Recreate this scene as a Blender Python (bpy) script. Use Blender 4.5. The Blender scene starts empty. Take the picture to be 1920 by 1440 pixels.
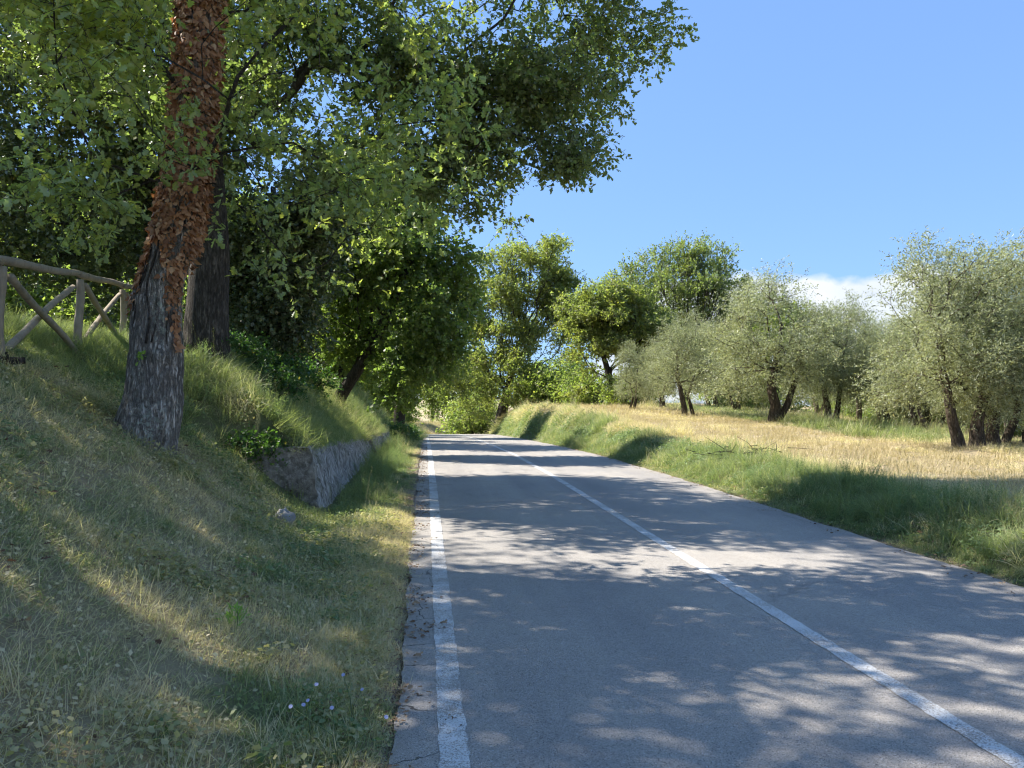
import bpy, math, random
import numpy as np
from mathutils import Vector, Matrix, noise as mnoise

R = math.radians
scene = bpy.context.scene
C = scene.collection
rng = np.random.default_rng(11)

# ------------------------------------------------------------------ camera
YAW = 6.4
FPX, HOR, CAMZ = 1443.0, 745.0, 1.6
cam = bpy.data.cameras.new('camera')
cam.sensor_width = 36.0
cam.lens = FPX / 1920 * 36.0
cam.clip_start, cam.clip_end = 0.05, 20000
cam_o = bpy.data.objects.new('camera', cam)
C.objects.link(cam_o)
cam_o.location = (0, 0, CAMZ)
cam_o.rotation_euler = (R(90) + math.atan((HOR - 720) / FPX), 0, R(-YAW))
scene.camera = cam_o

# ------------------------------------------------------------------ light
SUN_AZ, SUN_EL = 62.0, 46.0           # degrees to the left of the road, and above the horizon
world = bpy.data.worlds.new('World')
scene.world = world
world.use_nodes = True
wn, wl = world.node_tree.nodes, world.node_tree.links
for n in list(wn): wn.remove(n)
w_out = wn.new('ShaderNodeOutputWorld')
w_bg = wn.new('ShaderNodeBackground')
w_bg.inputs[1].default_value = 0.094
CLOUD_LOC = (4.0, 0.4, 0.0)
sky = wn.new('ShaderNodeTexSky')
sky.sky_type = 'NISHITA'
sky.sun_disc = False
sky.sun_elevation = R(SUN_EL)
sky.sun_rotation = R(-SUN_AZ)
sky.altitude = 300
sky.air_density = 1.0
sky.dust_density = 0.3
sky.ozone_density = 2.0
gam = wn.new('ShaderNodeGamma')
gam.inputs[1].default_value = 0.4                     # evens the sky out between zenith and horizon
wl.new(sky.outputs[0], gam.inputs[0])
tnt = wn.new('ShaderNodeMixRGB'); tnt.blend_type = 'MULTIPLY'; tnt.inputs[0].default_value = 1.0
tnt.inputs[2].default_value = (0.51, 0.78, 1.25, 1)
wl.new(gam.outputs[0], tnt.inputs[1])
tc = wn.new('ShaderNodeTexCoord')
sep = wn.new('ShaderNodeSeparateXYZ')
wl.new(tc.outputs['Generated'], sep.inputs[0])
def wmath(op, a, b=None, clamp=False):
    m = wn.new('ShaderNodeMath'); m.operation = op; m.use_clamp = clamp
    for i, v in enumerate((a, b)):
        if v is None: continue
        if isinstance(v, (int, float)): m.inputs[i].default_value = v
        else: wl.new(v, m.inputs[i])
    return m.outputs[0]
def wnoise(scale, detail, loc, zs):
    mp = wn.new('ShaderNodeMapping')
    mp.inputs['Location'].default_value = loc
    mp.inputs['Scale'].default_value = (1, 1, zs)
    wl.new(tc.outputs['Generated'], mp.inputs[0])
    nz = wn.new('ShaderNodeTexNoise')
    nz.inputs['Scale'].default_value = scale
    nz.inputs['Detail'].default_value = detail
    nz.inputs['Roughness'].default_value = 0.5
    wl.new(mp.outputs[0], nz.inputs['Vector'])
    return nz.outputs['Fac']
# a low bank of cumulus round the horizon: large heaps with a billowing edge
heap = wnoise(2.3, 1, CLOUD_LOC, 0.3)
bil = wnoise(14, 6, (1.0, 2.0, 0.0), 1.3)
top = wmath('ADD', wmath('MULTIPLY', wmath('SUBTRACT', heap, 0.318), 0.62), wmath('MULTIPLY', wmath('SUBTRACT', bil, 0.5), 0.075))
mask = wmath('MULTIPLY', wmath('SUBTRACT', top, sep.outputs['Z']), 75.0, True)
shade = wn.new('ShaderNodeMixRGB')
shade.inputs[1].default_value = (1.75, 1.9, 2.1, 1); shade.inputs[2].default_value = (2.3, 2.35, 2.4, 1)
wl.new(wmath('MULTIPLY', wmath('SUBTRACT', bil, 0.3), 2.5, True), shade.inputs[0])
wmix = wn.new('ShaderNodeMixRGB')
wl.new(wmath('MULTIPLY', mask, 0.9), wmix.inputs[0])
wl.new(tnt.outputs[0], wmix.inputs[1])
wl.new(shade.outputs[0], wmix.inputs[2])
wl.new(wmix.outputs[0], w_bg.inputs[0])
wl.new(w_bg.outputs[0], w_out.inputs[0])

sun = bpy.data.lights.new('sun', 'SUN')
sun.energy = 2.35
sun.angle = R(0.53)
sun.color = (1.0, 0.95, 0.87)
sun_o = bpy.data.objects.new('sun', sun)
C.objects.link(sun_o)
SDIR = Vector((-math.sin(R(SUN_AZ)) * math.cos(R(SUN_EL)), math.cos(R(SUN_AZ)) * math.cos(R(SUN_EL)), math.sin(R(SUN_EL))))
sun_o.rotation_euler = (-SDIR).to_track_quat('-Z', 'Y').to_euler()
sun_o.location = SDIR * 60

scene.view_settings.view_transform = 'Standard'
scene.view_settings.look = 'None'
scene.view_settings.exposure = 2.35
scene.view_settings.gamma = 1.0
scene.view_settings.use_curve_mapping = False
scene.render.engine = 'CYCLES'
cy = scene.cycles
cy.max_bounces, cy.diffuse_bounces, cy.glossy_bounces = 7, 4, 2
cy.transmission_bounces, cy.transparent_max_bounces = 4, 4
cy.caustics_reflective = cy.caustics_refractive = False
cy.use_denoising = True
cy.adaptive_threshold = 0.016
cy.pixel_filter_type = 'BLACKMAN_HARRIS'
cy.filter_width = 1.15

# ------------------------------------------------------------------ layout helpers
ct, st = math.cos(R(YAW)), math.sin(R(YAW))
def at(u, v, d):
    X = (u - 960) / FPX * d
    return np.array([X * ct + d * st, -X * st + d * ct, CAMZ - (v - HOR) / FPX * d])

def hash2(ix, iy, seed):
    h = (ix.astype(np.int64) * 374761393 + iy.astype(np.int64) * 668265263 + seed * 974634777) & 0xFFFFFFFF
    h = ((h ^ (h >> 13)) * 1274126177) & 0xFFFFFFFF
    h = h ^ (h >> 16)
    return (h & 0xFFFFFF) / float(0xFFFFFF)
def vnoise(x, y, seed=0):
    x = np.asarray(x, float); y = np.asarray(y, float)
    ix, iy = np.floor(x), np.floor(y)
    fx, fy = x - ix, y - iy
    fx = fx * fx * (3 - 2 * fx); fy = fy * fy * (3 - 2 * fy)
    a, b = hash2(ix, iy, seed), hash2(ix + 1, iy, seed)
    c, d = hash2(ix, iy + 1, seed), hash2(ix + 1, iy + 1, seed)
    return (a + (b - a) * fx) * (1 - fy) + (c + (d - c) * fx) * fy
def fbm(x, y, seed=0, oct=4):
    s, a, t = 0, 1.0, 0
    for o in range(oct):
        s = s + a * vnoise(np.asarray(x) * 2 ** o, np.asarray(y) * 2 ** o, seed + 7 * o); t += a; a *= 0.5
    return s / t
def sstep(a, b, x):
    t = np.clip((np.asarray(x, float) - a) / (b - a), 0, 1)
    return t * t * (3 - 2 * t)

# ------------------------------------------------------------------ terrain height
EL, ER = -0.15, 5.0                       # road edges, lateral
def bend(y):
    y = np.asarray(y, float)
    t = np.clip(y - 60, 0, 45)
    return 0.0095 * t * t + np.clip(y - 105, 0, 200) * 0.85
RY = [-50, 0, 15, 22, 30, 40, 50, 58, 66, 80, 110, 200, 4000]
RZ = [0, 0, 0, -0.07, -0.26, -0.57, -0.90, -1.19, -1.55, -2.5, -4.6, -8, -8]
def road_z(y): return np.interp(y, RY, RZ)
def wall_top(y): return np.interp(y, [9, 10.5, 21, 34, 45, 60], [0.95, 0.90, 0.55, 0.22, -0.3, -1.1])
NPS = [-60, -30, -16, -10, -8, -6.5, -5.5, -4.5, -4, -3.5, -3, -2.5, -2, -1.5, -1.0, -0.5, -0.15]
NPZ = [2.5, 3.2, 3.6, 3.45, 3.05, 2.75, 2.45, 2.12, 1.86, 1.56, 1.25, 0.91, 0.58, 0.30, 0.13, 0.035, -0.02]
def H(x, y, rough=True):
    x = np.asarray(x, float); y = np.asarray(y, float)
    s = x - bend(y)
    rz = road_z(y)
    # left, plain bank
    near = np.interp(s, NPS, NPZ) * np.interp(y, [-30, 0, 8], [0.85, 0.95, 1.0])
    near = near - 0.13 * sstep(6.5, 9.5, y) * sstep(0.7, 1.3, -s) * sstep(2.4, 1.7, -s)
    # left, bank held by the wall
    wt = wall_top(y)
    cap = np.interp(y, [10, 13, 16, 22, 34, 45, 60, 75, 200], [2.25, 2.35, 2.4, 2.2, 1.4, 0.3, -0.9, -1.15, -4])
    up = wt + 0.85 * np.clip(-1.62 - s, 0, None)
    up = np.minimum(up, cap + 0.17 * np.clip(-4.5 - s, 0, 8) * np.interp(y, [10, 22, 50, 90], [1, 1, .4, 0]))
    verge = rz + 0.03 + 0.07 * np.clip((-0.4 - s), 0, 1.0)
    walled = np.where(s > -1.50, verge, np.where(s > -1.60, verge + (up - verge) * np.clip((-1.50 - s) / 0.1, 0, 1), up))
    walled = np.where(y > 34.2, rz + 0.03 + (np.minimum(up, cap) - rz) * sstep(0.3, 3.4, -s), walled)
    wdt = np.interp(-s, [2.25, 3.3], [0.12, 3.2])
    y0 = np.interp(-s, [2.25, 3.3], [10.58, 9.6])
    w = sstep(0, 1, (y - y0) / wdt)
    left = near + (walled - near) * w
    # right
    F = np.interp(y, [-40, 0, 12, 20, 28, 36, 46, 60, 80, 120], [0.36, 0.36, 0.36, 0.50, 0.78, 1.02, 1.05, 0.3, -1.2, -3.0])
    foot = np.interp(y, [0, 14, 24, 40, 60], [1.05, 1.1, 1.35, 1.5, 1.6])
    t = np.clip((s - ER - 0.12) / foot, 0, 1)
    k = t * t * (3 - 2 * t)
    right = rz - 0.02 + (F - rz) * k + 0.05 * np.sin(np.clip(t, 0, 1) * 3.14) 
    drop = np.clip(s - 13.0, 0, None)
    right = right - np.minimum(0.012 * np.clip(drop, 0, 6) ** 2 + 0.13 * np.clip(drop - 6, 0, None), 40)
    under = rz - 0.05
    z = np.where(s < EL - .02, left, np.where(s > ER + .02, right, under))
    z = np.where(s < -60, z - 0.03 * np.minimum(-60 - s, 600), z)
    if rough:
        off = np.where(s < EL, EL - s, np.where(s > ER, s - ER, 0))
        amp = np.clip(off * 0.1, 0, 1)
        z = z + amp * (0.20 * (fbm(x * 0.9, y * 0.9, 3) - 0.5) + 0.10 * (fbm(x * 4, y * 4, 5, 3) - 0.5))
    return z
def h1(x, y): return float(H(np.array([x]), np.array([y]))[0])

# ------------------------------------------------------------------ mesh helpers
def raw_mesh(name, V, loops, starts, attrs=None, smooth=False):
    me = bpy.data.meshes.new(name)
    V = np.ascontiguousarray(V, np.float32)
    me.vertices.add(len(V)); me.vertices.foreach_set('co', V.ravel())
    me.loops.add(len(loops)); me.loops.foreach_set('vertex_index', np.ascontiguousarray(loops, np.int32))
    me.polygons.add(len(starts)); me.polygons.foreach_set('loop_start', np.ascontiguousarray(starts, np.int32))
    if smooth: me.polygons.foreach_set('use_smooth', np.ones(len(starts), bool))
    for k, (dom, arr) in (attrs or {}).items():
        a = me.attributes.new(k, 'FLOAT', dom); a.data.foreach_set('value', np.ascontiguousarray(arr, np.float32))
    me.update(calc_edges=True)
    return me
def pymesh(name, V, F, attrs=None, smooth=False):
    loops = np.fromiter((i for f in F for i in f), np.int32)
    ln = np.array([len(f) for f in F]); starts = np.concatenate([[0], np.cumsum(ln)[:-1]])
    return raw_mesh(name, np.array(V, float), loops, starts, attrs, smooth)
def obj(name, me, mat=None, parent=None):
    o = bpy.data.objects.new(name, me)
    if me is not None and mat is not None and not me.materials: me.materials.append(mat)
    C.objects.link(o)
    if parent is not None: o.parent = parent
    return o
def tag(o, label=None, cat=None, group=None, kind=None):
    for k, v in (('label', label), ('category', cat), ('group', group), ('kind', kind)):
        if v: o[k] = v
    return o
def empty(name, loc, label=None, cat=None, group=None):
    o = bpy.data.objects.new(name, None); C.objects.link(o); o.location = loc; o.empty_display_size = 0.2
    return tag(o, label, cat, group)
def grid_mesh(name, xs, ys, fz, attrs=None):
    X, Y = np.meshgrid(xs, ys)
    Z = fz(X, Y)
    V = np.stack([X + 0, Y, Z], -1).reshape(-1, 3)
    n, m = len(xs), len(ys)
    i = np.arange(n - 1)[None, :] + n * np.arange(m - 1)[:, None]
    q = np.stack([i, i + 1, i + 1 + n, i + n], -1).reshape(-1, 4)
    return V, q.ravel(), np.arange(len(q)) * 4
def tubes(chains):
    """chains: list of (pts (n,3), radii (n,), sides) -> V, loops, starts"""
    Vs, L, S, off, lo = [], [], [], 0, 0
    for pts, rad, k in chains:
        pts = np.asarray(pts, float); n = len(pts)
        if n < 2: continue
        T = np.gradient(pts, axis=0); T /= np.linalg.norm(T, axis=1)[:, None] + 1e-9
        ref = np.array([0.31, 0.17, 0.94]) if abs(T[0] @ np.array([0.31, 0.17, 0.94])) < 0.9 else np.array([0.9, 0.3, 0.1])
        A = np.cross(T, ref); A /= np.linalg.norm(A, axis=1)[:, None] + 1e-9
        B = np.cross(T, A)
        a = np.arange(k) * 2 * math.pi / k
        ring = pts[:, None] + np.asarray(rad)[:, None, None] * (np.cos(a)[None, :, None] * A[:, None] + np.sin(a)[None, :, None] * B[:, None])
        Vs.append(ring.reshape(-1, 3))
        i = np.arange(n - 1)[:, None] * k; j = np.arange(k)[None, :]; j2 = (j + 1) % k
        q = np.stack([i + j, i + j2, i + k + j2, i + k + j], -1).reshape(-1, 4) + off
        L.append(q.ravel()); S.append(np.arange(len(q)) * 4 + lo); lo += len(q) * 4
        L.append(np.arange(k)[::-1] + off); S.append([lo]); lo += k
        L.append(np.arange(k) + off + (n - 1) * k); S.append([lo]); lo += k
        off += n * k
    return np.concatenate(Vs), np.concatenate(L), np.concatenate([np.asarray(s) for s in S])
def tube_mesh(name, chains, smooth=True): return raw_mesh(name, *tubes(chains), smooth=smooth)

# ------------------------------------------------------------------ materials
class NT:
    def __init__(s, name):
        s.m = bpy.data.materials.new(name); s.m.use_nodes = True
        s.n, s.l = s.m.node_tree.nodes, s.m.node_tree.links
        for q in list(s.n): s.n.remove(q)
        s.out = s.n.new('ShaderNodeOutputMaterial')
    def set(s, sock, v):
        if v is None: return
        if isinstance(v, bpy.types.NodeSocket): s.l.new(v, sock)
        elif isinstance(v, tuple) and len(v) == 3 and sock.type == 'RGBA': sock.default_value = (*v, 1)
        else: sock.default_value = v
    def math(s, op, a, b=0.0, c=None, clamp=False):
        m = s.n.new('ShaderNodeMath'); m.operation = op; m.use_clamp = clamp
        s.set(m.inputs[0], a); s.set(m.inputs[1], b)
        if c is not None: s.set(m.inputs[2], c)
        return m.outputs[0]
    def pos(s, scale=(1, 1, 1), obj=False):
        g = s.n.new('ShaderNodeTexCoord') if obj else s.n.new('ShaderNodeNewGeometry')
        m = s.n.new('ShaderNodeMapping'); m.inputs['Scale'].default_value = scale
        s.l.new(g.outputs['Object' if obj else 'Position'], m.inputs[0]); return m.outputs[0]
    def noise(s, scale, vec=None, detail=4, rough=0.55, col=False):
        t = s.n.new('ShaderNodeTexNoise'); t.inputs['Scale'].default_value = scale
        t.inputs['Detail'].default_value = detail; t.inputs['Roughness'].default_value = rough
        s.set(t.inputs['Vector'], vec if vec is not None else s.pos())
        return t.outputs['Color' if col else 'Fac']
    def voro(s, scale, vec=None, feature='F1', out='Distance'):
        t = s.n.new('ShaderNodeTexVoronoi'); t.feature = feature; t.inputs['Scale'].default_value = scale
        s.set(t.inputs['Vector'], vec if vec is not None else s.pos())
        return t.outputs[out]
    def ramp(s, fac, a, b):            # linear map a..b -> 0..1
        m = s.n.new('ShaderNodeMapRange'); m.inputs[1].default_value = a; m.inputs[2].default_value = b
        m.interpolation_type = 'SMOOTHSTEP'; s.set(m.inputs[0], fac); return m.outputs[0]
    def mix(s, fac, a, b, mode='MIX'):
        m = s.n.new('ShaderNodeMixRGB'); m.blend_type = mode
        s.set(m.inputs[0], fac); s.set(m.inputs[1], a); s.set(m.inputs[2], b); return m.outputs[0]
    def attr(s, name, inst=False):
        a = s.n.new('ShaderNodeAttribute'); a.attribute_name = name
        a.attribute_type = 'INSTANCER' if inst else 'GEOMETRY'; return a.outputs['Fac']
    def bump(s, h, strength=0.5, dist=0.02):
        b = s.n.new('ShaderNodeBump'); b.inputs['Strength'].default_value = strength
        b.inputs['Distance'].default_value = dist; s.set(b.inputs['Height'], h); return b.outputs[0]
    def principled(s, col, rough=0.8, spec=0.3, normal=None):
        p = s.n.new('ShaderNodeBsdfPrincipled')
        s.set(p.inputs['Base Color'], col); s.set(p.inputs['Roughness'], rough); s.set(p.inputs['Specular IOR Level'], spec)
        if normal is not None: s.l.new(normal, p.inputs['Normal'])
        return p.outputs[0]
    def done(s, sh): s.l.new(sh, s.out.inputs[0]); return s.m
    def leafy(s, col, tcol, trans=0.4, rough=0.5, spec=0.35):
        p = s.principled(col, rough, spec)
        t = s.n.new('ShaderNodeBsdfTranslucent'); s.set(t.inputs[0], tcol)
        m = s.n.new('ShaderNodeMixShader'); m.inputs[0].default_value = trans
        s.l.new(p, m.inputs[1]); s.l.new(t.outputs[0], m.inputs[2]); return s.done(m.outputs[0])

def leaf_mat(name, dark, light, yellow, trans=0.4, rough=0.45, spec=0.4, ty=(0.96, 1.20, 0.47), pale=None):
    t = NT(name)
    r = t.attr('rnd')
    c = t.mix(t.ramp(r, 0.0, 0.85), dark, light)
    c = t.mix(t.math('MULTIPLY', t.ramp(r, 0.93, 0.97), 0.8), c, yellow)
    cl = t.noise(0.9, detail=2)
    c = t.mix(t.ramp(cl, 0.35, 0.7), c, t.mix(1.0, c, (1.25, 1.12, 0.8), 'MULTIPLY'))
    if pale is not None:
        g = t.n.new('ShaderNodeNewGeometry')
        c = t.mix(t.math('MULTIPLY', g.outputs['Backfacing'], 0.75), c, pale)
    tcol = t.mix(1.0, c, ty, 'MULTIPLY')
    tcol = t.mix(1.0, tcol, (2.1, 2.1, 2.1), 'MULTIPLY')
    return t.leafy(c, tcol, trans, rough, spec)

M = {}
M['oak_leaf'] = leaf_mat('oak leaf', (0.145, 0.160, 0.074), (0.260, 0.270, 0.120), (0.30, 0.26, 0.08), 0.48, 0.42, 0.45, pale=(0.24, 0.275, 0.165))
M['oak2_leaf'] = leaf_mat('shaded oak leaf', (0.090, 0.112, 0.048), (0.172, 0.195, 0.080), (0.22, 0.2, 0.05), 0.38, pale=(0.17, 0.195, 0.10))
M['holm_leaf'] = leaf_mat('holm oak leaf', (0.058, 0.080, 0.042), (0.125, 0.150, 0.078), (0.2, 0.15, 0.04), 0.18, 0.38, 0.5)
M['maple_leaf'] = leaf_mat('maple leaf', (0.082, 0.108, 0.044), (0.150, 0.182, 0.070), (0.16, 0.2, 0.05), 0.5)
M['far_leaf'] = leaf_mat('far oak leaf', (0.108, 0.118, 0.056), (0.205, 0.212, 0.100), (0.30, 0.27, 0.09), 0.5)
M['far_grey_leaf'] = leaf_mat('grey green leaf', (0.100, 0.120, 0.062), (0.180, 0.195, 0.105), (0.24, 0.23, 0.1), 0.45)
M['olive_leaf'] = leaf_mat('olive leaf', (0.112, 0.132, 0.066), (0.205, 0.222, 0.120), (0.3, 0.28, 0.14), 0.30, 0.42, 0.5, (1.0, 1.05, 0.6), pale=(0.35, 0.37, 0.27))
M['bush_leaf'] = leaf_mat('bush leaf', (0.105, 0.130, 0.055), (0.205, 0.230, 0.105), (0.27, 0.25, 0.09), 0.5)
M['bramble_leaf'] = leaf_mat('bramble leaf', (0.04, 0.085, 0.03), (0.08, 0.14, 0.045), (0.2, 0.16, 0.05), 0.3)
M['sprig_leaf'] = leaf_mat('sprig leaf', (0.17, 0.26, 0.06), (0.25, 0.34, 0.09), (0.3, 0.36, 0.1), 0.4)

def bark_mat(name, dark, light, lichen=0.0, scale=1.0, bump=1.0):
    t = NT(name)
    v = t.pos((9 * scale, 9 * scale, 2.4 * scale))
    n1 = t.noise(3.0, v, 6, 0.65)
    nv_ = t.noise(1.0, t.pos((17 * scale, 17 * scale, 3.0 * scale)), 5, 0.62); nv2 = t.noise(1.0, t.pos((31 * scale, 31 * scale, 7.5 * scale)), 4, 0.6)
    crack = t.math('MULTIPLY', t.ramp(t.math('ABSOLUTE', t.math('SUBTRACT', nv_, 0.5)), 0.0, 0.075), t.math('MULTIPLY_ADD', t.ramp(t.math('ABSOLUTE', t.math('SUBTRACT', nv2, 0.5)), 0.0, 0.06), 0.6, 0.4))
    hgt = t.math('ADD', t.math('MULTIPLY', crack, 0.7), t.math('MULTIPLY', n1, 0.6))
    c = t.mix(t.ramp(n1, 0.3, 0.75), dark, light)
    c = t.mix(t.math('MULTIPLY_ADD', crack, 0.65, 0.35), (0.045, 0.037, 0.030), c)
    if lichen > 0:
        li = t.ramp(t.noise(2.4, None, 3, 0.5), 0.55, 0.66)
        sp = t.ramp(t.noise(24, None, 5, 0.7), 0.47, 0.6)
        side = t.attr('lichen')
        f = t.math('MULTIPLY', t.math('MULTIPLY', sp, t.math('MAXIMUM', t.math('MULTIPLY', li, 0.35), side)), lichen)
        c = t.mix(f, c, (0.42, 0.44, 0.36))
    return t.done(t.principled(c, 0.9, 0.15, t.bump(hgt, bump, 0.05)))
M['bark'] = bark_mat('oak bark', (0.28, 0.245, 0.205), (0.58, 0.52, 0.45), 1.0)
M['bark2'] = bark_mat('dark oak bark', (0.075, 0.063, 0.052), (0.20, 0.172, 0.14))
M['bark_far'] = bark_mat('far bark', (0.05, 0.04, 0.033), (0.12, 0.10, 0.08), 0, 0.6)
M['bark_olive'] = bark_mat('olive bark', (0.10, 0.076, 0.056), (0.26, 0.205, 0.155), 0, 0.8)

t = NT('dead ivy leaf')
r = t.attr('rnd')
c = t.mix(r, (0.24, 0.112, 0.056), (0.55, 0.305, 0.155))
c = t.mix(t.ramp(r, 0.85, 1.0), c, (0.60, 0.38, 0.21))
M['dead_leaf'] = t.leafy(c, t.mix(1.0, c, (1.3, 1.0, 0.7), 'MULTIPLY'), 0.22, 0.6, 0.25)

t = NT('litter leaf')
r = t.attr('rnd')
c = t.mix(r, (0.10, 0.055, 0.03), (0.36, 0.25, 0.15))
M['litter'] = t.leafy(c, c, 0.15, 0.7, 0.2)

# grass: 'rnd' per blade, 'tint' per tuft (0 green .. 1 straw)
def grass_mat(name, g1, g2, d1, d2, trans=0.3):
    t = NT(name)
    r, k = t.attr('rnd'), t.math('ADD', t.attr('tint', True), t.math('MULTIPLY_ADD', t.noise(2.2, None, 3, .6), 1.1, -.55))
    g = t.mix(r, g1, g2); d = t.mix(r, d1, d2)
    f = t.ramp(t.math('ADD', k, t.math('MULTIPLY_ADD', r, 0.5, -0.25)), 0.25, 0.75)
    c = t.mix(f, g, d)
    tc_ = t.mix(1.0, c, (1.35, 1.45, 0.75), 'MULTIPLY')
    return t.leafy(c, tc_, trans, 0.55, 0.25)
M['grass'] = grass_mat('grass blades', (0.185, 0.225, 0.095), (0.345, 0.385, 0.175), (0.50, 0.415, 0.275), (0.74, 0.635, 0.45), 0.45)
M['straw'] = grass_mat('straw blades', (0.15, 0.16, 0.06), (0.25, 0.25, 0.10), (0.36, 0.28, 0.15), (0.60, 0.50, 0.30), 0.2)
M['weed'] = grass_mat('weed leaves', (0.145, 0.21, 0.092), (0.265, 0.335, 0.16), (0.30, 0.29, 0.14), (0.50, 0.44, 0.25), 0.42)

# ================================================================== SETTING
# dryness of the grass: 0 green .. 1 straw
def dryness(x, y):
    x = np.asarray(x, float); y = np.asarray(y, float)
    s = x - bend(y)
    n = fbm(x * 0.8, y * 0.8, 21, 4); n2 = fbm(x * 0.25, y * 0.25, 31, 3)
    left = 0.62 + 1.7 * (n - 0.5) + 0.5 * (n2 - 0.5)
    left = left - 0.25 * sstep(3.0, 4.6, -s) - 0.45 * sstep(8.2, 10.5, y) * (1 - sstep(55, 66, y)) - 0.22 * sstep(0.5, 1.0, -s) * sstep(1.9, 1.2, -s)
    left = left + 0.35 * sstep(0.6, 0.2, -s) + 0.2 * sstep(55, 70, y)
    right = 0.10 + 0.95 * sstep(5.9, 7.0, s + 0.9 * (n - 0.5) + np.interp(y, [0, 12, 20, 30], [-0.3, -0.1, 0.0, 0.1])) + 0.5 * (n - 0.5)
    right = right - 0.75 * sstep(11.2, 12.4, s) * (1 - sstep(15, 18, s)) * sstep(14, 20, y)
    right = right - 0.75 * sstep(18, 24, s)
    return np.clip(np.where(s < 2, left, right), 0, 1)

def seq(*spans):
    out = []
    for a, b, st_ in spans: out += list(np.arange(a, b, st_))
    return np.array(out)
def geo(a, b, n): return np.geomspace(a, b, n)
S_ = np.concatenate([-geo(40, 3000, 22)[::-1], seq((-39, -14, 1.2), (-14, -6.4, 0.4), (-6.4, -2.6, 0.14), (-2.6, -0.24, 0.09)),
                     [-0.2, EL - .025, EL + .02, 0.6, 2.5, 4.4, ER - .02, ER + .03],
                     seq((5.1, 7.2, 0.08), (7.2, 14, 0.3), (14, 40, 1.2)), geo(40, 3000, 22)])
Y_ = np.concatenate([-geo(12, 1500, 16)[::-1], seq((-11, 1, 0.5), (1, 14, 0.10), (14, 36, 0.2), (36, 80, 0.6), (80, 130, 2.0)), geo(130, 4000, 24)])
SS, YY = np.meshgrid(S_, Y_)
XX = SS + bend(YY)
ZZ = H(XX, YY)
n_, m_ = len(S_), len(Y_)
i_ = np.arange(n_ - 1)[None, :] + n_ * np.arange(m_ - 1)[:, None]
q_ = np.stack([i_, i_ + 1, i_ + 1 + n_, i_ + n_], -1).reshape(-1, 4)
DR = dryness(XX, YY)
offr = np.where(SS < EL, EL - SS, np.where(SS > ER, SS - ER, 0))
dirt = np.clip(1 - offr / (0.16 + 0.25 * fbm(XX * 2, YY * 2, 77)), 0, 1)
g_me = raw_mesh('ground', np.stack([XX, YY, ZZ], -1).reshape(-1, 3), q_.ravel(), np.arange(len(q_)) * 4,
                {'dry': ('POINT', DR.ravel()), 'dirt': ('POINT', dirt.ravel())}, True)
t = NT('soil and turf')
n1 = t.noise(7, None, 8, 0.65); n2 = t.noise(45, None, 5, 0.7)
green = t.mix(n1, (0.11, 0.125, 0.055), (0.19, 0.205, 0.095))
dry = t.mix(n2, (0.26, 0.205, 0.125), (0.50, 0.41, 0.25))
c = t.mix(t.ramp(t.math('ADD', t.attr('dry'), t.math('MULTIPLY_ADD', n2, 0.6, -0.3)), 0.25, 0.75), green, dry)
c = t.mix(t.math('MULTIPLY', t.ramp(n1, 0.5, 0.75), 0.5), c, (0.17, 0.125, 0.085))
grit = t.mix(t.ramp(t.voro(60, None, 'F1', 'Color'), 0.2, 0.9), (0.16, 0.125, 0.09), (0.36, 0.31, 0.25))
c = t.mix(t.attr('dirt'), c, grit)
ground = obj('ground', g_me, t.done(t.principled(c, 0.95, 0.1, t.bump(t.math('ADD', n1, n2), 0.9, 0.04))))
tag(ground, kind='structure')

# ---- road
def strip(name, sfun0, sfun1, ys, lift, cols, mat, parent=None):
    s0, s1 = sfun0(ys), sfun1(ys)
    tt = np.linspace(0, 1, cols)
    S = s0[:, None] + (s1 - s0)[:, None] * tt[None]
    Y = np.repeat(ys[:, None], cols, 1)
    X = S + bend(Y)
    crown = 0.0
    Z = road_z(Y) + lift + crown
    n, m = cols, len(ys)
    i = np.arange(n - 1)[None, :] + n * np.arange(m - 1)[:, None]
    q = np.stack([i, i + 1, i + 1 + n, i + n], -1).reshape(-1, 4)
    me = raw_mesh(name, np.stack([X, Y, Z], -1).reshape(-1, 3), q.ravel(), np.arange(len(q)) * 4, {'lat': ('POINT', S.ravel())}, True)
    return obj(name, me, mat, parent)
ys_r = np.concatenate([np.arange(-8, 16, 0.06), np.arange(16, 60, 0.25), np.arange(60, 130, 1.0)])
def asphalt(t, worn=None):
    p = t.pos()
    agg = t.voro(230, p, 'F1', 'Color'); fine = t.noise(420, p, 2, 0.6); mid = t.noise(28, p, 5, 0.6); big = t.noise(0.55, p, 4, 0.6)
    streak = t.noise(1.0, t.pos((1.6, 0.10, 1)), 5, 0.6)
    sepn = t.n.new('ShaderNodeSeparateColor'); t.l.new(agg, sepn.inputs[0])
    c = t.mix(t.ramp(sepn.outputs[0], 0.05, 0.95), (0.255, 0.233, 0.207), (0.392, 0.362, 0.322))
    c = t.mix(t.ramp(sepn.outputs[1], 0.90, 0.96), c, (0.46, 0.45, 0.43))
    c = t.mix(t.ramp(sepn.outputs[2], 0.93, 0.97), c, (0.09, 0.088, 0.085))
    c = t.mix(1.0, c, t.mix(mid, (0.80, 0.80, 0.80), (1.22, 1.21, 1.20)), 'MULTIPLY')
    c = t.mix(1.0, c, t.mix(t.ramp(big, 0.3, 0.7), (0.88, 0.89, 0.91), (1.10, 1.09, 1.07)), 'MULTIPLY')
    c = t.mix(1.0, c, t.mix(t.ramp(streak, 0.3, 0.7), (0.90, 0.90, 0.91), (1.10, 1.09, 1.07)), 'MULTIPLY')
    hgt = t.math('ADD', t.voro(230, p), t.math('MULTIPLY', fine, 0.4))
    return c, hgt
t = NT('asphalt')
c, hgt = asphalt(t)
lat = t.attr('lat')
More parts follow.
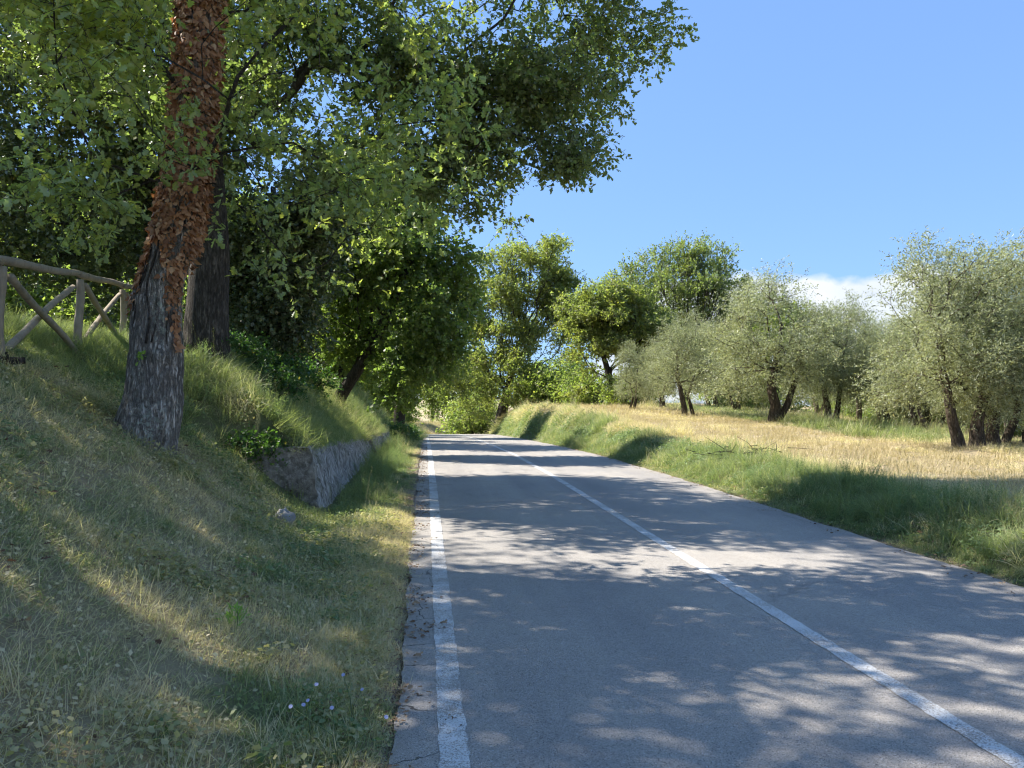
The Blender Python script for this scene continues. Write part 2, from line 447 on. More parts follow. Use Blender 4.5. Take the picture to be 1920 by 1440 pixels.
edge = t.math('MAXIMUM', t.ramp(lat, ER - 0.35, ER), t.ramp(lat, EL + 0.16, EL - 0.02))
dust = t.math('MULTIPLY', edge, t.ramp(t.noise(6, None, 5, 0.7), 0.3, 0.7))
c = t.mix(t.math('MULTIPLY', dust, 0.55), c, (0.24, 0.205, 0.165))
ck = t.voro(1.7, t.mix(0.12, t.pos(), t.noise(3, None, 4, 0.6, True), 'LINEAR_LIGHT'), 'DISTANCE_TO_EDGE')
crk = t.math('MULTIPLY', t.ramp(ck, 0.012, 0.004), t.math('MULTIPLY', t.ramp(lat, 0.15, -0.05), 0.85))
c = t.mix(crk, c, (0.012, 0.012, 0.012))
wt_ = t.math('MULTIPLY_ADD', t.math('COSINE', t.math('MULTIPLY', t.math('SUBTRACT', lat, 0.62), 4.9)), 0.5, 0.5)
c = t.mix(t.math('MULTIPLY', wt_, t.math('MULTIPLY', t.noise(1.4, t.pos((1, .12, 1)), 4), 0.34)), c, t.mix(1.0, c, (0.70, 0.71, 0.73), 'MULTIPLY'))
ck2 = t.voro(0.42, t.mix(0.25, t.pos(), t.noise(1.6, None, 6, 0.65, True), 'LINEAR_LIGHT'), 'DISTANCE_TO_EDGE')
c = t.mix(t.math('MULTIPLY', t.ramp(ck2, 0.010, 0.003), t.math('MULTIPLY', t.ramp(t.noise(0.5, None, 2), .5, .62), 0.25)), c, (0.05, 0.048, 0.045))
st_n = t.ramp(t.noise(1.1, None, 3, .5), .63, .72)
c = t.mix(t.math('MULTIPLY', st_n, .22), c, (0.10, 0.095, 0.09))
m_asphalt = t.done(t.principled(c, 0.82, 0.3, t.bump(hgt, 0.7, 0.004)))
ragL = lambda y: EL + 0.05 * (fbm(y * 2.2, y * 0 + 3, 41, 5) - 0.5) * 2 + 0.03 * (fbm(y * 0.35, y * 0, 42) - 0.5)
ragR = lambda y: ER + 0.07 * (fbm(y * 1.7, y * 0 + 9, 43, 5) - 0.5) * 2
road = strip('road', ragL, ragR, ys_r, 0.0, 24, m_asphalt)
tag(road, kind='structure')
def paint(name, seed, wear):
    t = NT(name)
    c, hgt = asphalt(t)
    w1 = t.noise(70, None, 4, 0.75); w2 = t.noise(3.2, None, 3, 0.6); w3 = t.voro(120, None)
    w = t.math('ADD', t.math('MULTIPLY', w1, 0.6), t.math('ADD', t.math('MULTIPLY', w2, 0.45), t.math('MULTIPLY', w3, 0.25)))
    pc = t.mix(t.noise(11, None, 4), (0.50, 0.50, 0.49), (0.66, 0.66, 0.64))
    c = t.mix(t.ramp(w, wear, wear - 0.10), c, pc)
    return t.done(t.principled(c, 0.7, 0.3, t.bump(hgt, 0.5, 0.003)))
ys_l = np.concatenate([np.arange(-8, 14, 0.03), np.arange(14, 62, 0.2), np.arange(62, 130, 1.0)])
def line(name, s, w, seed, wear):
    f0 = lambda y: s - w / 2 + 0.010 * (fbm(y * 14, y * 0, seed, 4) - 0.5) * 2 + 0.02 * (fbm(y * .3, y * 0, seed + 5) - .5)
    f1 = lambda y: s + w / 2 + 0.010 * (fbm(y * 14, y * 0, seed + 1, 4) - 0.5) * 2 + 0.02 * (fbm(y * .3, y * 0, seed + 5) - .5)
    return strip(name, f0, f1, ys_l, 0.004, 2, paint(name, seed, wear), road)
line('edge_line', 0.13, 0.135, 51, 0.70)
line('centre_line', 2.58, 0.12, 61, 0.71)

# ---- lake far below the grove
me = pymesh('lake', [(60, -900, 0), (2600, -900, 0), (2600, 2600, 0), (60, 2600, 0)], [(0, 1, 2, 3)])
t = NT('lake water')
lake = obj('lake', me, t.done(t.principled((0.10, 0.16, 0.2), 0.12, 0.5, t.bump(t.noise(0.35, None, 4), 0.25, 0.3))))
lake.location = (0, 0, -9.0)
tag(lake, kind='structure')

# ---- retaining wall, two lengths
t = NT('weathered wall')
sv = t.pos((3.2, 3.2, 0.30))
st1 = t.noise(5.0, sv, 6, 0.7); st2 = t.noise(14, t.pos((2.6, 2.6, 0.28)), 5, 0.7); bl = t.noise(6, None, 5, 0.65)
c = t.mix(t.ramp(st1, .38, .62), (0.12, 0.105, 0.086), (0.38, 0.345, 0.30))
c = t.mix(t.math('MULTIPLY', t.ramp(bl, 0.5, 0.68), 0.55), c, (0.055, 0.052, 0.048))
c = t.mix(t.math('MULTIPLY', t.ramp(st2, 0.50, 0.60), 0.85), c, (0.52, 0.50, 0.45))
c = t.mix(t.math('MULTIPLY', t.ramp(t.noise(2.2, None, 4), 0.52, 0.66), 0.45), c, (0.07, 0.085, 0.035))
m_wall = t.done(t.principled(c, 0.9, 0.15, t.bump(t.math('ADD', bl, st2), 0.9, 0.03)))
t = NT('rough wall end')
bl = t.noise(9, None, 7, 0.7); sp1 = t.noise(17, None, 4, 0.55); sp2 = t.noise(5, None, 3, 0.5)
c = t.mix(t.ramp(bl, .3, .7), (0.13, 0.115, 0.096), (0.36, 0.33, 0.285))
c = t.mix(t.math('MULTIPLY', t.ramp(sp1, 0.56, 0.62), t.math('MULTIPLY_ADD', t.ramp(sp2, .4, .6), .7, .1)), c, (0.46, 0.42, 0.37))
c = t.mix(t.math('MULTIPLY', t.ramp(sp2, 0.55, 0.7), .5), c, (0.08, 0.09, 0.045))
m_wallend = t.done(t.principled(c, 0.95, 0.1, t.bump(bl, 1.0, 0.05)))
def wall(name, y0, y1, sb, stp, back, label):
    root = empty(name, (0, 0, 0), label, 'retaining wall', 'retaining walls below the bank')
    ys = np.linspace(y0, y1, int((y1 - y0) / 0.12) + 2)
    nv, nt = 12, 6
    def prof(y):
        zt = wall_top(y) + 0.03 + 0.05 * (fbm(np.array([y * 1.3]), np.array([0.]), 91)[0] - .5); zb = float(road_z(y)) - 0.25
        a = [(sb + (stp - sb) * k / nv, zb + (zt - zb) * k / nv) for k in range(nv + 1)]
        b = [(stp + (back - stp) * k / nt, zt - 0.0 * k) for k in range(1, nt + 1)]
        return a + b + [(back, zb)]
    V, F = [], []
    for y in ys: V += [(s, y, z) for s, z in prof(y)]
    k = nv + nt + 2
    for a in range(len(ys) - 1):
        for b in range(k - 1): F.append((a * k + b, (a + 1) * k + b, (a + 1) * k + b + 1, a * k + b + 1))
    def disp(V, a):
        out = []
        for v in V:
            q = Vector(v); d = mnoise.noise_vector(q * 1.7) * a * 1.6 + mnoise.noise_vector(q * 5) * a * 1.2 + mnoise.noise_vector(q * 13) * a * 0.7
            out.append((v[0] + d.x, v[1] + d.y, v[2] + d.z * 0.6))
        return out
    b = obj('wall_face', pymesh('wall_face', disp(V, 0.042), F, smooth=True), m_wall, root)
    for ye in (y0, y1):
        V, F = [], []
        P = prof(ye)
        na = 12
        for k_ in range(nv + 1):
            s, z = P[k_]
            for j in range(na + 1): V.append((s + (back - s) * j / na, ye, z))
        for a in range(nv):
            for c_ in range(na):
                f = (a * (na + 1) + c_, (a + 1) * (na + 1) + c_, (a + 1) * (na + 1) + c_ + 1, a * (na + 1) + c_ + 1)
                F.append(f if ye == y0 else f[::-1])
        obj('wall_end', pymesh('wall_end', disp(V, 0.042), F, smooth=True), m_wallend, root)
    return root
wall('retaining_wall', 10.45, 20.7, -1.26, -1.56, -2.55, 'streaked grey retaining wall with rough dark end nearest the ivy clad oak')
wall('retaining_wall', 20.95, 33.8, -1.20, -1.42, -2.3, 'farther darker length of retaining wall beside the road, beyond the gap')

# ================================================================== LEAVES AND TREES
def norm(a): return a / (np.linalg.norm(a, axis=-1, keepdims=True) + 1e-9)
LEAF_SIMPLE = (np.array([(0, 0, 0), (.5, .5, .06), (1, 0, -.05), (.5, -.5, .06)]), [(0, 2, 1), (0, 3, 2)])
_o = [(0, 0.0), (.16, .06), (.27, .24), (.38, .12), (.52, .38), (.64, .17), (.80, .30), (.93, .14), (1, 0)]
_V = [(x, y, 0.35 * y) for x, y in _o] + [(x, -y, 0.35 * y) for x, y in _o[1:-1]]
LEAF_OAK = (np.array(_V), [tuple(range(9)), (0,) + (8,) + tuple(range(15, 8, -1))])
_i = [(0, 0.0), (.05, .30), (.35, .42), (.62, .25), (1, 0)]
_V = [(x, y, -0.5 * y) for x, y in _i] + [(x, -y, -0.5 * y) for x, y in _i[1:-1]]
LEAF_IVY = (np.array(_V), [tuple(range(5)), (0, 4, 7, 6, 5)])

def leaf_arrays(P, D, N, L, W, tpl):
    """P base, D direction, N normal, L length, W width factor -> V, loops, starts, faces per leaf"""
    D = norm(D); Wd = norm(np.cross(N, D)); N = np.cross(D, Wd)
    T, F = tpl
    V = P[:, None] + L[:, None, None] * (T[None, :, 0:1] * D[:, None] + (T[None, :, 1:2] * W) * Wd[:, None] + T[None, :, 2:3] * N[:, None])
    n, k = len(P), len(T)
    fl = np.array([i for f in F for i in f]); ln = np.array([len(f) for f in F])
    st0 = np.concatenate([[0], np.cumsum(ln)[:-1]])
    loops = (fl[None] + (np.arange(n) * k)[:, None]).ravel()
    starts = (st0[None] + (np.arange(n) * len(fl))[:, None]).ravel()
    return V.reshape(-1, 3), loops, starts, len(F)
def leaf_mesh(name, P, D, N, L, W, tpl, rnd):
    V, lo, sa, nf = leaf_arrays(P, D, N, L, W, tpl)
    return raw_mesh(name, V, lo, sa, {'rnd': ('FACE', np.repeat(rnd, nf))})

def spray_leaves(tips, outd, k, m, slen, L, g, droop=0.1, spread=0.25, upn=0.8, out=0.5, jit=0.25):
    """k sprays at every tip, m leaves on each spray"""
    n = len(tips)
    P0 = np.repeat(tips, k, 0) + g.normal(0, spread, (n * k, 3)) * np.array([1, 1, .8])
    ax = norm(np.repeat(outd, k, 0) * out + g.normal(0, 0.75, (n * k, 3)) + np.array([0, 0, -droop]))
    ln = slen * g.uniform(.6, 1.3, n * k)
    tt = ((np.arange(m) + g.uniform(0, .9, (n * k, m))) / m) ** .65
    P = P0[:, None] + ax[:, None] * (ln[:, None] * tt)[..., None]
    P[..., 2] -= droop * 0.35 * (ln[:, None] * tt ** 2)
    P = P.reshape(-1, 3)
    A = np.repeat(ax, m, 0)
    D = norm(A * .55 + norm(g.normal(0, 1, P.shape)) * .9 + np.array([0, 0, -droop * .5]))
    N = norm(np.array([0, 0, upn]) + g.normal(0, .55, P.shape))
    LL = L * g.uniform(.45, 1.25, len(P))
    rnd = np.clip(np.repeat(g.uniform(0, 1, n * k), m) * .5 + g.uniform(0, 1, len(P)) * .5, 0, 1)
    rnd = np.where(g.uniform(0, 1, len(P)) < .985, np.minimum(rnd, .92), .98)
    return P, D, N, LL, rnd, (P0, ax, ln)

def clumps(lobes, n, r0, r1, g, flat=.75):
    # break big lobes into many small tufts of foliage with gaps between them
    c, _ = in_lobes(lobes, n, g, .36)
    rr = g.uniform(r0, r1, n)
    return [(p, np.array([a, a, a * flat])) for p, a in zip(c, rr)]
def in_lobes(lobes, n, g, shell=0.45):
    vol = np.array([l[1][0] * l[1][1] * l[1][2] for l in lobes]) ** 0.8
    idx = g.choice(len(lobes), n, p=vol / vol.sum())
    c = np.array([l[0] for l in lobes])[idx]; r = np.array([l[1] for l in lobes])[idx]
    d = norm(g.normal(0, 1, (n, 3))); q = g.uniform(0, 1, n) ** shell
    return c + d * r * q[:, None], d

def grow(trunk, rad, attr, first, alpha=0.55, step=0.45, g=None, rtip=0.006, expo=2.3, wob=0.05, smax=None):
    """minimum-path tree over the attractors; returns chains and tips"""
    pos = [np.array(p, float) for p in trunk]; par = [-1] + list(range(len(trunk) - 1))
    plen = [0.0]
    for a in range(1, len(trunk)): plen.append(plen[-1] + np.linalg.norm(pos[a] - pos[a - 1]))
    A = np.array(attr); N = len(A)
    best = np.full(N, 1e9); bi = np.zeros(N, int); alive = np.ones(N, bool)
    def consider(j):
        d = np.linalg.norm(A - pos[j], axis=1)
        c = d + alpha * plen[j]
        m = c < best
        best[m] = c[m]; bi[m] = j
    for j in range(first, len(pos)): consider(j)
    tipn = []
    for _ in range(N):
        k = int(np.argmin(np.where(alive, best, 1e9))); alive[k] = False
        j = bi[k]; p0, p2 = pos[j], A[k]; d = np.linalg.norm(p2 - p0)
        pd = norm(p0 - pos[par[j]]) if par[j] >= 0 else np.array([0, 0, 1.])
        p1 = p0 + pd * d * .38 + np.array([0, 0, .10 * d])
        ns = max(1, int(round(d / step)))
        for s in range(1, ns + 1):
            tq = s / ns
            p = (1 - tq) ** 2 * p0 + 2 * tq * (1 - tq) * p1 + tq * tq * p2
            if s < ns: p = p + g.normal(0, wob * min(d, 1.5), 3) * .5
            pos.append(p); par.append(j); plen.append(plen[j] + np.linalg.norm(p - pos[j])); j = len(pos) - 1
            consider(j)
        tipn.append(j)
    n = len(pos); acc = np.zeros(n); ch = [[] for _ in range(n)]
    for j in range(n):
        if par[j] >= 0: ch[par[j]].append(j)
    order = sorted(range(n), key=lambda j: -plen[j])
    r = np.zeros(n)
    for j in order:
        r[j] = max(acc[j], rtip ** expo) ** (1 / expo)
        if par[j] >= 0: acc[par[j]] += r[j] ** expo
    if smax: r = np.minimum(r, smax)
    for j in range(len(trunk)): r[j] = rad[j]
    for j in range(len(trunk), n): r[j] = min(r[j], r[par[j]] * 0.95)
    chains = []
    stack = [(0, -1)]
    while stack:
        j, p = stack.pop()
        c = [p] if p >= 0 else []
        while True:
            c.append(j)
            if not ch[j]: break
            if j < len(trunk) - 1: nx = j + 1
            else: nx = max(ch[j], key=lambda q: r[q])
            for q in ch[j]:
                if q != nx: stack.append((q, j))
            j = nx
        rr = r[c].copy()
        if p >= 0: rr[0] = rr[1]
        mx = rr.max()
        chains.append((np.array([pos[q] for q in c]), rr, 20 if mx > .12 else 7 if mx > .04 else 4 if mx > .015 else 3))
    tips = np.array([pos[j] for j in tipn]); od = np.array([norm(pos[j] - pos[par[j]]) for j in tipn])
    return chains, tips, od

def densify(pts, rad, step=0.3):
    P, Rr = [np.array(pts[0])], [rad[0]]
    for a in range(1, len(pts)):
        d = np.linalg.norm(np.array(pts[a]) - np.array(pts[a - 1])); n = max(1, int(d / step))
        for s in range(1, n + 1):
            P.append(np.array(pts[a - 1]) * (1 - s / n) + np.array(pts[a]) * s / n); Rr.append(rad[a - 1] * (1 - s / n) + rad[a] * s / n)
    P = np.array(P)
    for _ in range(3): P[1:-1] = .25 * P[:-2] + .5 * P[1:-1] + .25 * P[2:]
    return P, np.array(Rr)
def px_trunk(rows, ground=True, sink=0.25):
    """rows: (u, v, d, width px)"""
    pts = [at(u, v, d) for u, v, d, w in rows]; rad = [w / 2 / FPX * d for u, v, d, w in rows]
    if ground: pts[0][2] = h1(pts[0][0], pts[0][1]) - sink
    return pts, rad
def px_lobes(rows): return [(at(u, v, d), np.array(r, float)) for u, v, d, r in rows]

def make_tree(name, label, cat, pts, rad, lobes, nattr, leaf, bark, lmat, g, group=None, first=0.45, alpha=.5, clump=None, tpl=LEAF_SIMPLE, rtip=0.006, base=None, shell=.45, step=.45):
    """a tree > trunk, crown.  leaf: dict for spray_leaves (+ W)"""
    P, Rr = densify(pts, rad)
    if clump: lobes = clumps(lobes, *clump, g)
    A, d = in_lobes(lobes, nattr, g, shell)
    chains, tips, od = grow(P, Rr, A, int(len(P) * first), alpha, step, g, rtip)
    base = np.array(P[0] if base is None else base)
    leaf = dict(leaf); W = leaf.pop('W'); tw_ = leaf.pop('twigs', 0)
    pp, D, N, L, rnd, (q0, qa, ql) = spray_leaves(tips, od, g=g, **leaf)
    if tw_: chains = chains + [(np.array([a, a + x * l_]), np.array([tw_, tw_ * .35]), 3) for a, x, l_ in zip(q0, qa, ql)]
    tm = tube_mesh('trunk', [(c - base, r, k) for c, r, k in chains])
    cm = leaf_mesh('crown', pp - base, D, N, L, W, tpl, rnd)
    root = empty(name, base, label, cat, group)
    obj('trunk', tm, bark, root); obj('crown', cm, lmat, root)
    return root
def copy_tree(root, loc, rz, sc, label, group=None):
    r = root.copy(); C.objects.link(r); r.location = loc; r.rotation_euler = (0, 0, rz); r.scale = (sc, sc, sc) if np.isscalar(sc) else sc
    r['label'] = label
    if group: r['group'] = group
    for chd in list(root.children):
        c = chd.copy(); C.objects.link(c); c.parent = r
    return r

# ---- the near oak with dead ivy on its trunk
g = np.random.default_rng(5)
D1 = 8.0
EDGE = [(930, 182, 325), (900, 190, 325), (860, 198, 325), (830, 206, 329), (790, 220, 335), (750, 238, 338), (700, 246, 340), (660, 249, 340), (600, 251, 338),
        (560, 254, 336), (520, 268, 342), (480, 280, 357), (400, 297, 374), (300, 316, 388), (200, 325, 396), (100, 331, 402), (0, 335, 406),
        (-150, 340, 408), (-300, 348, 408), (-450, 356, 404)]
ev = np.array([e[0] for e in EDGE], float)[::-1]
eL = np.array([e[1] for e in EDGE], float)[::-1]; eR = np.array([e[2] for e in EDGE], float)[::-1]
NA, NV = 150, 420
vv = np.linspace(930, -450, NV)
cu = (np.interp(vv, ev, eL) + np.interp(vv, ev, eR)) / 2
for _ in range(6): cu[1:-1] = .25 * cu[:-2] + .5 * cu[1:-1] + .25 * cu[2:]
rr_ = (np.interp(vv, ev, eR) - np.interp(vv, ev, eL)) / 2 / FPX * D1
for _ in range(6): rr_[1:-1] = .25 * rr_[:-2] + .5 * rr_[1:-1] + .25 * rr_[2:]
cen = np.array([at(u, v, D1) for u, v in zip(cu, vv)])
th = np.linspace(0, 2 * math.pi, NA, endpoint=False)
TH, VV = np.meshgrid(th, vv)
# angle measured in camera space: 0 = photo right, -pi/2 = towards the camera
rad_ = np.repeat(rr_[:, None], NA, 1)
flare = sstep(740, 900, VV)
rad_ = rad_ * (1 + flare * (0.10 * np.cos(4 * TH + 0.6) + 0.07 * np.cos(7 * TH + 1)) + 0.03 * np.cos(3 * TH + VV * .004))
zz = (CAMZ - (VV - HOR) / FPX * D1)
tw = TH + 0.18 * zz
ridge = 1 - np.abs(2 * fbm(tw * 6.2, zz * 5.0 + 9 + 0.6 * vnoise(TH * 3, zz * 2, 4), 301, 3) - 1) * 1.7
rad_ = rad_ + 0.020 * (ridge - 0.4) + 0.010 * (fbm(TH * 20, zz * 22, 305, 2) - .5) + 0.03 * (fbm(TH * 1.6, zz * 1.4, 307, 2) - .5)
rad_ = rad_ + 0.035 * np.exp(-((VV - 668) / 16) ** 2 - ((TH - 5.35) / .35) ** 2)      # healed collar on the right flank
rad_ = rad_ + 0.03 * np.exp(-((VV - 555) / 22) ** 2 - ((TH - 3.5) / .4) ** 2)
dirR = np.array([ct, -st, 0]); dirF = np.array([st, ct, 0])
TV = cen[:, None] + rad_[..., None] * (np.cos(TH)[..., None] * dirR + np.sin(TH)[..., None] * dirF)
b1 = at(275, 860, D1); b1[2] = h1(b1[0], b1[1])
i = np.arange(NV - 1)[:, None] * NA; j = np.arange(NA)[None]; j2 = (j + 1) % NA
q = np.stack([i + j, i + j2, i + NA + j2, i + NA + j], -1).reshape(-1, 4)
lich = np.exp(-((TH - 5.25) / .33) ** 2) * np.exp(-((VV - 590) / 55) ** 2) * 1.2 + sstep(720, 800, VV) * np.exp(-((TH - 5.35) / .5) ** 2) * .9 \
     + .6 * np.exp(-((TH - 4.95) / .3) ** 2) * np.exp(-((VV - 800) / 60) ** 2) + .35 * sstep(560, 480, VV) * 0
oak1 = empty('oak_tree', b1, 'large oak on the grassy bank, trunk wrapped in dead brown ivy', 'tree', 'oaks along the left bank')
obj('trunk', raw_mesh('trunk', (TV - b1).reshape(-1, 3), q.ravel(), np.arange(len(q)) * 4, {'lichen': ('POINT', lich.ravel())}, True), M['bark'], oak1)

lobes = px_lobes([
    (60, 60, 6.4, (.9, .8, .55)), (170, 130, 6.6, (.75, .7, .45)), (40, 190, 6.8, (.7, .7, .38)), (260, 40, 6.7, (.7, .7, .5)),
    (345, 235, 6.9, (.50, .35, .26)), (440, 190, 7.0, (.5, .45, .35)), (230, 190, 6.6, (.4, .4, .3)), (170, 380, 6.6, (.42, .4, .30)), (150, 330, 6.9, (.38, .4, .26)), (120, 410, 6.7, (.2, .25, .16)),
    (500, 120, 7.2, (.8, .8, .7)), (530, 270, 7.3, (.7, .7, .5)), (640, 330, 7.8, (.75, .7, .5)), (560, 430, 7.4, (.5, .55, .42)), (680, 200, 8, (.8, .8, .6)),
    (520, 520, 7.7, (.32, .4, .3)), (640, 470, 7.8, (.45, .5, .4)), (780, 240, 8.0, (.75, .6, .42)), (880, 210, 8.2, (.45, .45, .28)), (700, 390, 8, (.5, .5, .42)), (610, 575, 7.6, (.12, .2, .12)),
    (300, -140, 7.6, (1.5, 1.4, .8)), (0, -120, 7.5, (1.4, 1.4, .8)), (620, -60, 8, (1.3, 1.3, .7)), (-200, 60, 8, (1.2, 1.4, .8)),
    (350, -420, 8.2, (2.3, 2.2, 1.2)), (-50, -380, 8.4, (1.9, 1.9, 1.1)), (760, -330, 8.4, (1.9, 1.9, 1.0)), (430, -700, 8.4, (2.2, 2.2, 1.2)), (100, -620, 8.2, (1.6, 1.6, 1.0)), (760, -600, 8.4, (1.5, 1.5, 1.0))])
A, dd = in_lobes(clumps(lobes, 330, .18, .42, g), 850, g, .5)
Pt, Rt = densify([cen[a] for a in range(0, NV, 12)], [rr_[a] * .8 for a in range(0, NV, 12)], .3)
chains, tips, od = grow(Pt, Rt, A, int(len(Pt) * .42), .45, .35, g, .0045, smax=.16)
P, D, N, L, rnd, (s0, sax, sl) = spray_leaves(tips, od, 7, 8, .26, .100, g, droop=.15, spread=.17, upn=.9)
tw = [(np.array([a, a + x * l_ * .5, a + x * l_ + np.array([0, 0, -.02])]), np.array([.003, .0024, .0012]), 3) for a, x, l_ in zip(s0, sax, sl)]
ch = [(c - b1, r, k) for c, r, k in chains[1:]] + [(c - b1, r, k) for c, r, k in tw]
bw = obj('branchwork', tube_mesh('branchwork', ch), M['bark2'], oak1)
# the trunk stays in the open where the sprays part
pz = CAMZ + (P[:, 2] - CAMZ) * D1 / np.maximum(P @ dirF, 1)
cxx = np.interp(pz, CAMZ - (vv - HOR) / FPX * D1, cen @ dirR)
near_tr = (np.abs(P @ dirR * (D1 / np.maximum(P @ dirF, 1)) - cxx) < .34) & (P @ dirF < 8.0)
drop_ = near_tr & ((pz > 4.75) | (pz < 3.75)) & (g.uniform(0, 1, len(P)) < .86)
P, D, N, L, rnd = P[~drop_], D[~drop_], N[~drop_], L[~drop_], rnd[~drop_]
# the leaves nearest the lens stand alone, the rest are one crown
camv = P - np.array([0, 0, CAMZ]); dep = camv[:, 0] * st + camv[:, 1] * ct; lat_ = camv[:, 0] * ct - camv[:, 1] * st
pu = 960 + FPX * lat_ / dep; pv = HOR - FPX * camv[:, 2] / dep
seen = (pu > 10) & (pu < 1200) & (pv > 10) & (pv < 640)
score = np.where(seen, L / dep, 0)
solo = np.argsort(-score)[:300]
mask_ = np.ones(len(P), bool); mask_[solo] = False
near_ = mask_ & (pv > -220) & (pu > -300); over_ = mask_ & ~near_
Va, La, Sa, na_ = leaf_arrays(P[near_] - b1, D[near_], N[near_], L[near_], 0.84, LEAF_OAK)
Vb, Lb, Sb, nb_ = leaf_arrays(P[over_] - b1, D[over_], N[over_], L[over_], 0.62, LEAF_SIMPLE)
cm_ = raw_mesh('crown', np.concatenate([Va, Vb]), np.concatenate([La, Lb + len(Va)]), np.concatenate([Sa, Sb + len(La)]), {'rnd': ('FACE', np.concatenate([np.repeat(rnd[near_], na_), np.repeat(rnd[over_], nb_)]))})
crown = obj('crown', cm_, M['oak_leaf'], oak1)
crown['kind'] = 'stuff'
protos = []
for k in range(6):
    z0 = np.zeros((1, 3)); me = leaf_mesh('leaf', z0, np.array([[1., 0, 0]]), np.array([[0, 0, 1.]]), np.array([1.]), 0.84, LEAF_OAK, np.array([k / 6 + .05]))
    me.materials.append(M['oak_leaf']); protos.append(me)
def frame(p, d, n, l):
    d = Vector(d).normalized(); n = Vector(n); w = n.cross(d).normalized(); n = d.cross(w)
    return Matrix(((d.x * l, w.x * l, n.x * l, p[0]), (d.y * l, w.y * l, n.y * l, p[1]), (d.z * l, w.z * l, n.z * l, p[2]), (0, 0, 0, 1)))
for k in solo:
    o = obj('leaf', protos[int(min(rnd[k], .99) * 6)], None, crown)
    o.matrix_basis = frame(P[k] - b1 * 1.0, D[k], N[k], L[k])
# a sprig of young leaves on the trunk
sp = at(262, 668, D1 - .34) - b1
nn = 26
o = obj('sprout', leaf_mesh('sprout', sp + g.normal(0, .02, (nn, 3)) + np.array([0, 0, 0]), norm(g.normal(0, 1, (nn, 3)) + .5 * dirR * g.choice([-1, 1], (nn, 1)) - .3 * dirF + [0, 0, .3]), norm(g.normal(0, .5, (nn, 3)) + [0, 0, 1] - dirF * .6), g.uniform(.03, .06, nn), 1.1, LEAF_OAK, g.uniform(0, .9, nn)), M['sprig_leaf'], oak1)

# dead ivy: leaf by leaf on the bark
ni = 15000
tv = g.uniform(-440, 665, ni); ta = g.uniform(0, 2 * math.pi, ni)
nz_ = fbm(ta * 2.2, tv * .016, 401, 3)
edgeline = g.normal(0, 22, ni) + 470 + 90 * np.exp(-((ta - 3.6) / .6) ** 2) + 110 * np.exp(-((ta - 5.6) / .38) ** 2) + 60 * (nz_ - .5)
strip_ = (np.abs(ta - 5.85) < .20 - .10 * sstep(560, 655, tv)) & (tv < 660)
bare = (np.exp(-((ta - 4.45) / .35) ** 2 - ((tv - 500) / 45) ** 2) > .35) | (np.exp(-((ta - 5.35) / .16) ** 2 - ((tv - 455) / 40) ** 2) > .4) | (nz_ < .22)
keep = ((tv < edgeline) & ~bare) | strip_
tv, ta = tv[keep], ta[keep]
ri = np.interp(-tv, -vv, rr_)
ci = np.stack([np.interp(-tv, -vv, cen[:, k]) for k in range(3)], -1)
nrm = np.cos(ta)[:, None] * dirR + np.sin(ta)[:, None] * dirF
lift = g.uniform(.005, .055, len(tv))
IP = ci + nrm * (ri + lift)[:, None]
ID = norm(np.array([0, 0, -.9]) + g.normal(0, .5, IP.shape) + nrm * g.uniform(-.1, .5, (len(tv), 1)))
IN = norm(nrm + g.normal(0, .45, IP.shape))
IL = g.uniform(.032, .085, len(tv))
ir = g.uniform(0, 1, len(tv))
dv = IP - np.array([0, 0, CAMZ]); dpt = dv[:, 0] * st + dv[:, 1] * ct
face = -(nrm @ dirF)
sc_i = np.where((face > .25) & (tv > 20), IL * face, 0)
# prefer the free standing region below the green sprays
sc_i = sc_i * np.where((tv > 270) | (tv < 90), 1.5, 1)
solo = np.argsort(-sc_i)[:300]
mk = np.ones(len(tv), bool); mk[solo] = False
ivy = obj('dead_ivy', leaf_mesh('dead_ivy', IP[mk] - b1, ID[mk], IN[mk], IL[mk], 1.0, LEAF_IVY, ir[mk]), M['dead_leaf'], oak1)
vs = []
for k in range(9):
    a0 = g.uniform(3.3, 6.1); zv = np.linspace(g.uniform(560, 690), g.uniform(-300, 100), 40)
    av = a0 + .22 * np.sin(zv * .012 + k) + .10 * np.sin(zv * .045 + 2 * k)
    rv = np.interp(-zv, -vv, rr_) + .004
    cv = np.stack([np.interp(-zv, -vv, cen[:, q]) for q in range(3)], -1)
    vs.append((cv + (np.cos(av)[:, None] * dirR + np.sin(av)[:, None] * dirF) * rv[:, None] - b1, np.linspace(.011, .006, 40) * g.uniform(.6, 1.3), 5))
obj('ivy_stem', tube_mesh('ivy_stem', vs), M['bark2'], ivy)
ivy['kind'] = 'stuff'; ivy['label'] = 'dead rust brown ivy leaves clinging to the trunk'
ip = []
for k in range(6):
    me = leaf_mesh('ivy_leaf', np.zeros((1, 3)), np.array([[1., 0, 0]]), np.array([[0, 0, 1.]]), np.array([1.]), 1.0, LEAF_IVY, np.array([k / 5.]))
    me.materials.append(M['dead_leaf']); ip.append(me)
for k in solo:
    o = obj('ivy_leaf', ip[int(min(ir[k], .99) * 6)], None, ivy)
    o.matrix_basis = frame(IP[k] - b1, ID[k], IN[k], IL[k])

